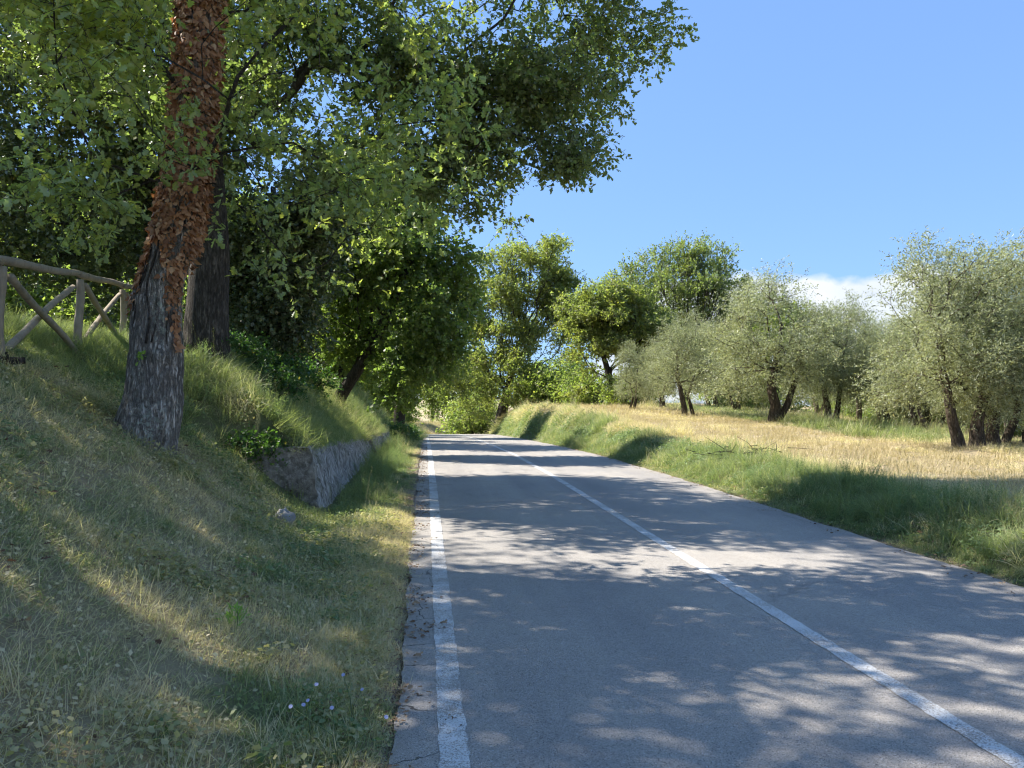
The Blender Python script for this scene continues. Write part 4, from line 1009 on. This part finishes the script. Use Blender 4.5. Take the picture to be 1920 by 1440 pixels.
# ================================================================== GRASS AND WEEDS
pcol = bpy.data.collections.new('grass_models')
def blades(n, hmin, hmax, w, spread, lean, curl, g, segs=3, sq=None):
    base = np.stack([g.normal(0, spread, n), g.normal(0, spread, n), np.zeros(n) - .01], -1)
    if sq: base[:, :2] = g.uniform(-sq, sq, (n, 2))
    az = g.uniform(0, 6.283, n); ln_ = np.abs(g.normal(lean, lean * .45 + .05, n)); h = g.uniform(hmin, hmax, n)
    dirh = np.stack([np.cos(az), np.sin(az), 0 * az], -1); wd = np.stack([-np.sin(az), np.cos(az), 0 * az], -1)
    wd = norm(wd + dirh * g.normal(0, .5, (n, 1)))
    rows = []
    p = base.copy(); ang = ln_.copy()
    ww = w * g.uniform(.6, 1.3, n)
    for s in range(segs + 1):
        f = s / segs
        hw = ww * (1 - f ** 1.5) * .5
        rows.append((p.copy(), hw))
        p = p + (h / segs)[:, None] * (np.sin(ang)[:, None] * dirh + np.cos(ang)[:, None] * np.array([0, 0, 1.]))
        ang = ang + curl / segs * g.uniform(.5, 1.5, n)
    V = []
    for p_, hw in rows[:-1]: V += [p_ - wd * hw[:, None], p_ + wd * hw[:, None]]
    V.append(rows[-1][0])
    k = len(V); V = np.stack(V, 1)                        # n,k,3
    F = [(2 * s, 2 * s + 1, 2 * s + 3, 2 * s + 2) for s in range(segs - 1)] + [(2 * segs - 2, 2 * segs - 1, 2 * segs)]
    V[..., 2] = np.maximum(V[..., 2], -.01 + .004 * g.uniform(0, 1, V.shape[:2]))
    fl = np.array([i for f in F for i in f]); ln2 = np.array([len(f) for f in F]); st0 = np.concatenate([[0], np.cumsum(ln2)[:-1]])
    loops = (fl[None] + (np.arange(n) * k)[:, None]).ravel(); starts = (st0[None] + (np.arange(n) * len(fl))[:, None]).ravel()
    return V.reshape(-1, 3), loops, starts, np.repeat(g.uniform(0, 1, n), len(F))
def merge(parts):
    V, L_, S2, R2 = [], [], [], []; vo = lo = 0
    for v, l, s, r in parts:
        V.append(v); L_.append(l + vo); S2.append(s + lo); R2.append(r); vo += len(v); lo += len(l)
    return np.concatenate(V), np.concatenate(L_), np.concatenate(S2), np.concatenate(R2)
def leafset(P, D, N, L, W, g, tpl=LEAF_SIMPLE):
    V, lo, sa, nf = leaf_arrays(P, D, N, L, W, tpl); return V, lo, sa, np.repeat(g.uniform(0, 1, len(P)), nf)
models = []
def model(parts, mat):
    v, l, s, r = merge(parts)
    me = raw_mesh('tuft', v, l, s, {'rnd': ('FACE', r)}); me.materials.append(mat)
    o = bpy.data.objects.new('tuft_%03d' % len(models), me); pcol.objects.link(o); models.append(o)
    return len(models) - 1
g = np.random.default_rng(51)
K = {}
K['short'] = [model([blades(40, .05, .14, .0050, .06, .5, .7, g), blades(10, .06, .18, .003, .08, 1.1, .4, g)], M['grass']) for _ in range(4)]
K['mat'] = [model([blades(40, .08, .2, .0038, .08, 1.15, .5, g), blades(8, .1, .22, .0028, .07, .7, .6, g)], M['grass']) for _ in range(4)]
K['tall'] = [model([blades(44, .20, .46, .0060, .08, .4, 1.3, g, 4)], M['grass']) for _ in range(4)]
def stems(n, h0, h1_, g):
    b = blades(n, h0, h1_, .0034, .10, .14, .35, g, 5)
    tips_ = b[0].reshape(n, -1, 3)[:, -1]
    m = 7
    P = np.repeat(tips_, m, 0) + np.tile(np.linspace(-.12, 0, m), n)[:, None] * np.array([0, 0, 1.]) + g.normal(0, .004, (n * m, 3))
    return [b, leafset(P, g.normal(0, .5, P.shape) + [0, 0, 1], g.normal(0, 1, P.shape), g.uniform(.012, .024, n * m), .3, g)]
K['stem'] = [model(stems(7, .45, .95, g), M['straw']) for _ in range(3)]
def broad(n, g, L0=.05, hgt=.09, rad=.07):
    P = np.stack([g.normal(0, rad, n), g.normal(0, rad, n), g.uniform(.01, hgt, n)], -1)
    return [leafset(P, g.normal(0, 1, P.shape) * [1, 1, .3], g.normal(0, .45, P.shape) + [0, 0, 1], g.uniform(L0 * .5, L0, n), .75, g), blades(6, .05, hgt * 1.3, .003, .05, .4, .3, g)]
K['broad'] = [model(broad(50, g), M['weed']) for _ in range(3)]
def feather(g, ns=9, h=.5):
    parts = [blades(ns, h * .6, h, .005, .07, .28, .4, g, 4)]
    for _ in range(ns):
        az = g.uniform(0, 6.28); ln_ = g.uniform(.05, .45); hh = g.uniform(h * .6, h); m = 46
        tt = np.sort(g.uniform(.12, 1, m)); b = g.normal(0, .06, 3) * [1, 1, 0]
        P = b + np.stack([np.cos(az) * np.sin(ln_) * hh * tt, np.sin(az) * np.sin(ln_) * hh * tt, np.cos(ln_) * hh * tt], -1)
        D = g.normal(0, 1, (m, 3)) * [1, 1, .4] + [0, 0, .45]
        parts.append(leafset(P, D, g.normal(0, .6, (m, 3)) + [0, 0, .8], g.uniform(.02, .055, m) * (1.15 - .6 * tt), .30, g))
    return parts
K['feather'] = [model(feather(g, 9, hh), M['weed']) for hh in (.42, .5, .6)]
K['straw'] = [model([blades(40, .05, .15, .0055, .1, .75, .6, g)], M['straw']) for _ in range(3)]
def litter(g, n=9):
    P = np.stack([g.normal(0, .10, n), g.normal(0, .10, n), g.uniform(.004, .03, n)], -1)
    return [leafset(P, g.normal(0, 1, P.shape) * [1, 1, .25], g.normal(0, .4, P.shape) + [0, 0, 1], g.uniform(.03, .075, n), .9, g, LEAF_OAK)]
K['litter'] = [model(litter(g), M['litter']) for _ in range(3)]

HS = .24                                                   # half side of a turf patch
def sqleaves(n, L0, hgt, g):
    P = np.stack([g.uniform(-HS, HS, n), g.uniform(-HS, HS, n), g.uniform(.005, hgt, n)], -1)
    return leafset(P, g.normal(0, 1, P.shape) * [1, 1, .3], g.normal(0, .45, P.shape) + [0, 0, 1], g.uniform(L0 * .4, L0, n), .75, g)
K['p_dry'] = [model([blades(340, .06, .19, .0046, 0, 1.25, .4, g, 3, HS), blades(140, .03, .10, .0048, 0, .6, .7, g, 3, HS), sqleaves(40, .04, .05, g)], M['grass']) for _ in range(5)]
K['p_green'] = [model([blades(330, .035, .11, .0052, 0, .6, .8, g, 3, HS), blades(110, .07, .19, .0038, 0, 1.2, .4, g, 3, HS), sqleaves(70, .035, .06, g)], M['grass']) for _ in range(5)]
K['p_weed'] = [model([blades(200, .04, .12, .0050, 0, .6, .8, g, 3, HS), sqleaves(230, .048, .10, g)], M['weed']) for _ in range(4)]
K['p_tall'] = [model([blades(200, .20, .46, .0062, 0, .45, 1.25, g, 4, HS), blades(120, .08, .2, .005, 0, .6, .8, g, 3, HS)], M['grass']) for _ in range(4)]
K['p_straw'] = [model([blades(280, .025, .085, .0058, 0, .8, .6, g, 2, HS), blades(140, .06, .17, .005, 0, 1.3, .2, g, 2, HS)], M['straw']) for _ in range(4)]
def turf(bands, s0, s1, y0, y1, g, kinds, probs, mask=None, tint=0.0, sc=1.0):
    """jittered grid of turf patches; bands: [(y, spacing)]; returns arrays for gn_scatter"""
    out = []
    for a, (ya, sp) in enumerate(bands):
        yb = bands[a + 1][0] if a + 1 < len(bands) else y1
        ss, yy = np.meshgrid(np.arange(s0, s1, sp), np.arange(ya, yb, sp))
        s = ss.ravel() + g.uniform(-.4, .4, ss.size) * sp; y = yy.ravel() + g.uniform(-.4, .4, ss.size) * sp
        x = s + bend(y); z = H(x, y); k = visible(x, y, z)
        if mask is not None: k &= mask(s, y)
        out.append(np.stack([x[k], y[k], z[k], s[k], np.full(k.sum(), sp / .30)], -1))
    A = np.concatenate(out); x, y, z, s, f = A.T; n = len(x)
    e = .12
    nx = -(H(x + e, y) - H(x - e, y)) / (2 * e); ny = -(H(x, y + e) - H(x, y - e)) / (2 * e)
    rot = np.array([(Vector((0, 0, 1)).rotation_difference(Vector((a, b, 1.0)).normalized()).to_matrix() @ Matrix.Rotation(c, 3, 'Z')).to_euler()[:] for a, b, c in zip(nx, ny, g.uniform(0, 6.283, n))])
    dr = dryness(x, y)
    idx, kk = pick(kinds, probs(x, y, s, dr), n, g)
    return np.stack([x, y, z], -1), idx, rot, f * g.uniform(.85, 1.15, n) * sc, np.clip(dr + tint + g.normal(0, .10, n), 0, 1)
def join(*sets): return [np.concatenate(q) for q in zip(*sets)]
def gn_scatter(name, pts, idx, rot, scl, tint, label, cat):
    me = bpy.data.meshes.new(name); me.vertices.add(len(pts)); me.vertices.foreach_set('co', np.ascontiguousarray(pts, np.float32).ravel())
    for nm, ty, arr in (('idx', 'INT', idx), ('scl', 'FLOAT', scl), ('tint', 'FLOAT', tint)):
        a = me.attributes.new(nm, ty, 'POINT'); a.data.foreach_set('value', np.ascontiguousarray(arr, np.int32 if ty == 'INT' else np.float32))
    a = me.attributes.new('rot', 'FLOAT_VECTOR', 'POINT'); a.data.foreach_set('vector', np.ascontiguousarray(rot, np.float32).ravel())
    o = obj(name, me)
    ng = bpy.data.node_groups.new(name, 'GeometryNodeTree')
    ng.interface.new_socket('Geometry', in_out='INPUT', socket_type='NodeSocketGeometry')
    ng.interface.new_socket('Geometry', in_out='OUTPUT', socket_type='NodeSocketGeometry')
    N, Lk = ng.nodes, ng.links
    gi, go = N.new('NodeGroupInput'), N.new('NodeGroupOutput')
    ci_ = N.new('GeometryNodeCollectionInfo'); ci_.inputs[0].default_value = pcol
    ci_.inputs['Separate Children'].default_value = True; ci_.inputs['Reset Children'].default_value = True
    ip_ = N.new('GeometryNodeInstanceOnPoints'); ip_.inputs['Pick Instance'].default_value = True
    def na(nm, ty):
        n = N.new('GeometryNodeInputNamedAttribute'); n.data_type = ty; n.inputs[0].default_value = nm; return n.outputs[0]
    Lk.new(gi.outputs[0], ip_.inputs['Points']); Lk.new(ci_.outputs[0], ip_.inputs['Instance'])
    Lk.new(na('idx', 'INT'), ip_.inputs['Instance Index'])
    e2r = N.new('FunctionNodeEulerToRotation'); Lk.new(na('rot', 'FLOAT_VECTOR'), e2r.inputs[0]); Lk.new(e2r.outputs[0], ip_.inputs['Rotation'])
    Lk.new(na('scl', 'FLOAT'), ip_.inputs['Scale']); Lk.new(ip_.outputs[0], go.inputs[0])
    md = o.modifiers.new('scatter', 'NODES'); md.node_group = ng
    return tag(o, label, cat, kind='stuff')

def visible(x, y, z, pad=420):
    d = x * st + y * ct; l = x * ct - y * st
    u = 960 + FPX * l / np.maximum(d, .05); v = HOR - FPX * (z - CAMZ) / np.maximum(d, .05)
    return (d > .6) & (u > -pad) & (u < 1920 + pad) & (v < 1440 + pad * 1.2) & (v > -200)
def region(n, s0, s1, y0, y1, g):
    s = g.uniform(s0, s1, n); y = g.uniform(y0, y1, n); x = s + bend(y); z = H(x, y)
    k = visible(x, y, z); return x[k], y[k], z[k], s[k]
def pick(kinds, probs, n, g):
    """probs: (n, len(kinds))"""
    p = np.stack(probs, -1); p = p / p.sum(-1, keepdims=True); c = np.cumsum(p, -1); r = g.uniform(0, 1, (n, 1)); k = (r > c).sum(-1)
    k = np.minimum(k, len(kinds) - 1)
    return np.array([K[kinds[a]][int(g.integers(len(K[kinds[a]])))] for a in k]), k
def rots(n, g, tilt=.15): return np.stack([g.normal(0, tilt, n), g.normal(0, tilt, n), g.uniform(0, 6.283, n)], -1)
def on_wall(s, y): return (y > 10.3) & (y < 33.9) & (s > -1.62) & (s < -1.2)
one = np.ones
g = np.random.default_rng(61)

# near left bank
def m1(s, y): return (s < -.50) & ~((y > 10.15) & (s > -2.75) & (s < -1.0)) & ~((y > 10.2) & (s < -2.2)) & (np.hypot(s - b1[0], y - b1[1]) > .36)
A = turf([(.6, .27), (5.5, .30)], -9, -.3, .6, 12, g, ['p_green', 'p_dry', 'p_weed'],
    lambda x, y, s, dr: [.6 - .45 * dr, .06 + .9 * dr, .75 * sstep(.50, .62, fbm(x * .9, y * .9, 71, 3))], m1)
x, y, z, s = region(3000, -7.0, -.20, .8, 11.0, g)
k = (g.uniform(0, 1, len(x)) < np.where(s > -.6, 1, .35)) & ~((y > 10.3) & (s > -2.6) & (s < -1.2)) & (np.hypot(x - b1[0], y - b1[1]) > .34)
x, y, z, s = x[k], y[k], z[k], s[k]; n = len(x); dr = dryness(x, y)
idx, kk = pick(['short', 'mat', 'broad', 'tall', 'litter', 'stem'], [.5 * one(n), .25 + .4 * dr, .15 * one(n), .10 + .3 * sstep(8.3, 10.5, y) * sstep(1.7, 2.6, -s), .10 + .10 * sstep(.8, .2, -s), .03 * one(n)], n, g)
scl = g.uniform(.7, 1.2, n) * np.where(kk == 3, .6, 1) * np.where(kk == 5, .55, 1) * np.interp(-s, [.2, .55], [.6, 1.0])
gn_scatter('grass', *join(A, (np.stack([x, y, z], -1), idx, rots(n, g), scl, np.clip(dr + g.normal(0, .15, n), 0, 1))), 'short half dry grass covering the near left bank', 'grass')

x, y, z, s = region(2400, -.62, -.17, .8, 11.0, g); n = len(x); dr = dryness(x, y)
idx, kk = pick(['short', 'mat', 'broad', 'litter'], [.5 * one(n), .5 * dr + .1, .12 * one(n), .12 * one(n)], n, g)
gn_scatter('grass', np.stack([x, y, z], -1), idx, rots(n, g), g.uniform(.55, .95, n) * np.interp(-s, [.17, .4], [.5, 1]), np.clip(dr + .1 + g.normal(0, .15, n), 0, 1), 'thin dry grass fringe creeping over the left asphalt edge', 'grass')
# left bank beyond the wall end
def m2(s, y): return ~((y < 34) & (s > -1.75)) & ~((y < 10.7) & (s > -2.8)) & ~((y < 10.2)) & (s < -.5)
A = turf([(10.2, .30), (18, .42), (30, .7)], -6.4, -.4, 10.2, 45, g, ['p_tall', 'p_green', 'p_weed', 'p_dry'],
    lambda x, y, s, dr: [.7 + 0 * s, .2 + 0 * s, .25 + 0 * s, .25 * dr], m2, -.1)
x1, y1, z1, s1 = region(1800, -6.0, -1.60, 10.4, 36, g); n = len(x1); dr = dryness(x1, y1)
idx, kk = pick(['tall', 'feather', 'broad', 'stem'], [.7 * one(n), .18 * one(n), .2 * one(n), .05 * one(n)], n, g)
gn_scatter('grass', *join(A, (np.stack([x1, y1, z1], -1), idx, rots(n, g, .22), g.uniform(.65, 1.1, n) * np.interp(y1, [10, 30], [.9, 1.4]), np.clip(dr * .8 - .05, 0, 1))), 'long arching green grass on the bank above the wall', 'grass')
yw = g.uniform(10.45, 33.8, 420); sw = np.where(yw < 20.8, -1.62, -1.5) + g.normal(0, .05, 420); zw = wall_top(yw) + .02
idx, kk = pick(['tall', 'mat', 'short', 'broad'], [.35 * one(420), .3 * one(420), .3 * one(420), .25 * one(420)], 420, g)
rw = rots(420, g, .2); rw[:, 1] += .5
gn_scatter('grass', np.stack([sw, yw, zw], -1), idx, rw, g.uniform(.5, .95, 420), np.clip(dryness(sw - .4, yw) - .05, 0, 1), 'fringe of grass hanging over the top edge of the wall', 'grass')
# verge at the foot of the wall
x1, y1, z1, s1 = region(4200, -1.22, -.2, 9.0, 60, g)
k1 = (g.uniform(0, 1, len(x1)) < np.clip(14 / y1, .25, 1)); x1, y1, z1, s1 = x1[k1], y1[k1], z1[k1], s1[k1]
n = len(x1); dr = dryness(x1, y1)
idx, kk = pick(['short', 'tall', 'feather', 'broad', 'mat', 'stem'], [.45 * one(n), .2 * sstep(.25, .7, -s1) * sstep(10, 13, y1), .25 * sstep(.4, 1.0, -s1) * sstep(11.5, 14, y1), .25 * one(n), .4 * dr, .02 * one(n)], n, g)
scl = g.uniform(.6, 1.1, n) * np.interp(-s1, [.2, .7], [.55, 1.0]) * np.interp(y1, [10, 50], [.8, 1.5])
gn_scatter('grass', np.stack([x1, y1, z1], -1), idx, rots(n, g), scl, np.clip(dr - .05 + g.normal(0, .15, n), 0, 1), 'green verge grass between the retaining wall and the road edge', 'grass')
# level ground round the fence
A = turf([(4, .42), (16, .7)], -20, -6.2, 4, 30, g, ['p_green', 'p_dry', 'p_tall'], lambda x, y, s, dr: [.6 + 0 * s, .25 + 0 * s, .06 + 0 * s], None, -.2)
gn_scatter('grass', *A, 'shaded grass on the level ground around the log fence', 'grass')

# right verge
def m3(s, y): return s > 5.42
A = turf([(3, .32), (16, .46), (32, .75)], 5.3, 7.4, 3, 60, g, ['p_tall', 'p_green', 'p_weed', 'p_dry'],
    lambda x, y, s, dr: [.40 * (1 - dr) * sstep(26, 14, y) + .05, .45 * (1 - dr), .45 * (1 - dr), .9 * dr], m3, .0, .85)
x1, y1, z1, s1 = region(5200, 5.06, 7.3, 2.5, 58, g)
nn_ = fbm(x1 * 1.3, y1 * 1.3, 72, 3)
k1 = (g.uniform(0, 1, len(x1)) < np.clip(15 / y1, .33, 1) * (1 - .8 * sstep(6.3, 7.1, s1))) & (s1 > 5.08 + .12 * nn_); x1, y1, z1, s1, nn_ = x1[k1], y1[k1], z1[k1], s1[k1], nn_[k1]
n = len(x1); dr = dryness(x1, y1); low = sstep(6.6, 5.7, s1)
idx, kk = pick(['feather', 'tall', 'broad', 'stem', 'short'], [.75 * low * sstep(.3, .55, nn_) * (1 - .8 * dr), .35 * low + .1, .25 * (1 - dr), .12 * (1 + sstep(10, 6, y1) * 3), .35 * one(n)], n, g)
scl = g.uniform(.55, 1.05, n) * np.interp(s1, [5.05, 5.5], [.45, 1.0]) * np.where(s1 > 6.4, .75, 1) * np.interp(y1, [0, 9, 18, 50], [1, .95, .65, 1.0])
gn_scatter('roadside_weeds', *join(A, (np.stack([x1, y1, z1], -1), idx, rots(n, g), scl, np.clip(dr - .08 + g.normal(0, .12, n), 0, 1))), 'tall green weeds and grasses along the right road edge', 'weeds')

x, y, z, s = region(2600, 5.04, 5.62, 2.5, 34, g); n = len(x); dr = dryness(x, y)
idx, kk = pick(['short', 'mat', 'broad', 'tall', 'litter'], [.5 * one(n), .3 * one(n), .25 * one(n), .15 * sstep(5.15, 5.4, s), .06 * one(n)], n, g)
gn_scatter('grass', np.stack([x, y, z], -1), idx, rots(n, g), g.uniform(.6, 1.0, n) * np.interp(s, [5.04, 5.3], [.5, 1]) * np.interp(y, [5, 30], [1, 1.4]), np.clip(dr + .15 + g.normal(0, .15, n), 0, 1), 'low grass fringe at the foot of the right bank', 'grass')
# stubble field
A = turf([(3, .46), (14, .6), (30, .9)], 6.4, 24, 3, 62, g, ['p_straw', 'p_green', 'p_tall'], lambda x, y, s, dr: [.9 * dr + .03, .55 * (1 - dr) + .10, .14 * (1 - dr)], lambda s, y: fbm(s * .5, y * .5, 74, 3) + .3 * sstep(10, 16, y) > .40, 0, .8)
gn_scatter('dry_grass', *A, 'straw coloured mown grass between the bank and the olives', 'grass')
# far banks at the bend
def pf(x, y, s, dr):
    dr = np.clip(dr + .45 * sstep(52, 64, y), 0, 1); return [.9 * dr, .4 * (1 - dr), .3 * (1 - dr)]
A = turf([(44, 1.0)], -26, -.6, 44, 100, g, ['p_straw', 'p_tall', 'p_green'], pf, None, .3, .8)
B = turf([(60, 1.2)], 5.8, 24, 60, 100, g, ['p_straw', 'p_tall', 'p_green'], pf, None, .2, .8)
gn_scatter('dry_grass', *join(A, B), 'golden grass on the far bank where the road bends away', 'grass')
# leaf litter on the road edge
yy = g.uniform(1.5, 30, 420); ss = np.where(g.uniform(0, 1, 420) < .7, EL + g.normal(0, .10, 420), ER + g.normal(0, .12, 420)); xx = ss + bend(yy)
zz_ = np.where((ss > EL) & (ss < ER), road_z(yy) + .002, H(xx, yy) + .01)
idx, kk = pick(['litter', 'mat'], [.75 * one(420), .25 * np.where((ss > EL) & (ss < ER), 0, 1)], 420, g)
gn_scatter('leaf_litter', np.stack([xx, yy, zz_], -1), idx, rots(420, g, .02), g.uniform(.4, .8, 420), one(420) * .9, 'dead leaves gathered along the edges of the asphalt', 'litter')

# ---- small individual plants and pieces
t = NT('chicory petal'); M['petal'] = t.leafy((0.48, 0.50, 0.70), (0.5, 0.53, 0.76), .3, .6, .2)
t = NT('plant stem'); M['stem'] = t.done(t.principled((0.10, 0.14, 0.06), .7, .2))
def chicory(u, v, d0, n, label, seed):
    g = np.random.default_rng(seed)
    # foot where the line of sight meets the ground
    dd = d0
    p = at(u, 745, dd); p[2] = h1(p[0], p[1])
    root = empty('chicory_plant', p, label, 'wildflower', 'blue chicory by the road edge')
    ch_, fl = [], []
    for k in range(n):
        tip = np.array([g.normal(0, .10), g.normal(0, .08), g.uniform(.14, .34)])
        mid = tip * [.4, .4, .55] + g.normal(0, .015, 3)
        ch_.append((np.array([[0, 0, -.02], mid, tip]), np.array([.0022, .0018, .0012]), 4)); fl.append(tip)
    obj('stem', tube_mesh('stem', ch_), M['stem'], root)
    for tip in fl:
        m = 12; a = np.arange(m) * 6.283 / m; up = norm(np.array([g.normal(0, .3), -.6, .8]))
        e1 = norm(np.cross(up, [0.2, .1, 1])); e2 = np.cross(up, e1)
        D = np.cos(a)[:, None] * e1 + np.sin(a)[:, None] * e2 + up * .15
        obj('flower', leaf_mesh('flower', np.repeat(tip[None], m, 0), D, np.repeat(up[None], m, 0), np.full(m, .011), .42, LEAF_SIMPLE, np.zeros(m)), M['petal'], root)
chicory(665, 1335, 3.7, 2, 'blue chicory with the topmost flower beside the asphalt', 1)
chicory(590, 1370, 3.45, 3, 'blue chicory with a pair of flowers in the verge grass', 2)
chicory(640, 1400, 3.3, 3, 'blue chicory lowest and nearest the bottom edge', 3)
# bright seedling
g = np.random.default_rng(77)
p = at(447, 1155, 4.75); p[2] = h1(p[0], p[1])
root = empty('seedling', p, 'bright yellow green seedling alone on the dry part of the bank', 'plant')
nl = 60
st_ = g.normal(0, .035, (nl, 3)) * [1, 1, 0] + np.stack([0 * np.arange(nl), 0 * np.arange(nl), g.uniform(.02, .13, nl)], -1)
obj('foliage', leaf_mesh('foliage', st_, norm(st_ * [6, 6, 0] + g.normal(0, .5, (nl, 3)) + [0, 0, .6]), norm(g.normal(0, .5, (nl, 3)) + [0, -.3, 1]), g.uniform(.035, .07, nl), .28, LEAF_SIMPLE, g.uniform(0, .9, nl)), M['sprig_leaf'], root)
obj('stem', tube_mesh('stem', [(np.array([[0, 0, -.02], [0.005, 0, .06], [0, .005, .12]]), np.array([.003, .0025, .001]), 5)]), M['stem'], root)
# pale rock on the bank
def rock(p, r, label, seed):
    g = np.random.default_rng(seed); V, F = [], []
    nu, nv = 18, 11
    for a in range(nv + 1):
        for b in range(nu):
            ph = math.pi * a / nv; tt = 2 * math.pi * b / nu; q = Vector((math.sin(ph) * math.cos(tt), math.sin(ph) * math.sin(tt), math.cos(ph)))
            k = 1 + .55 * mnoise.noise(q * 1.6 + Vector((seed, 0, 0))) + .25 * mnoise.noise(q * 3.7) + .10 * mnoise.noise(q * 8)
            V.append((q.x * r[0] * k, q.y * r[1] * k, q.z * r[2] * k))
    for a in range(nv):
        for b in range(nu): F.append((a * nu + b, a * nu + (b + 1) % nu, (a + 1) * nu + (b + 1) % nu, (a + 1) * nu + b)[::-1])
    t = NT('rock'); n = t.noise(14, None, 6, .7)
    o = obj('rock', pymesh('rock', V, F), t.done(t.principled(t.mix(n, (.13, .125, .115), (.40, .39, .37)), .9, .2, t.bump(n, .8, .02))))
    o.location = p; return tag(o, label, 'rock')
p = at(532, 962, 8.6); p[2] = h1(p[0], p[1]) + .02
rock(p, (.11, .10, .09), 'pale grey rock half buried in grass below the wall end', 4)
# heap of dead branches on the right bank
g = np.random.default_rng(81)
p = at(1405, 850, 15.6); p[2] = h1(p[0], p[1])
chs = []
for k in range(46):
    a = g.normal(0, .28, 3) * [1.6, .7, .25] + [0, 0, .08]; dv_ = norm(g.normal(0, 1, 3) * [1.6, .8, .35]); l_ = g.uniform(.25, .7)
    pts_ = np.array([a, a + dv_ * l_ * .5 + g.normal(0, .02, 3), a + dv_ * l_ + g.normal(0, .04, 3)]); pts_[:, 2] = np.maximum(pts_[:, 2], .0)
    chs.append((pts_, np.array([.011, .008, .004]) * g.uniform(.6, 1.3), 4))
o = obj('brush_pile', tube_mesh('brush_pile', chs), M['bark_far']); o.location = p
tag(o, 'small heap of dead grey branches on the right bank', 'brush pile'); o['kind'] = 'stuff'
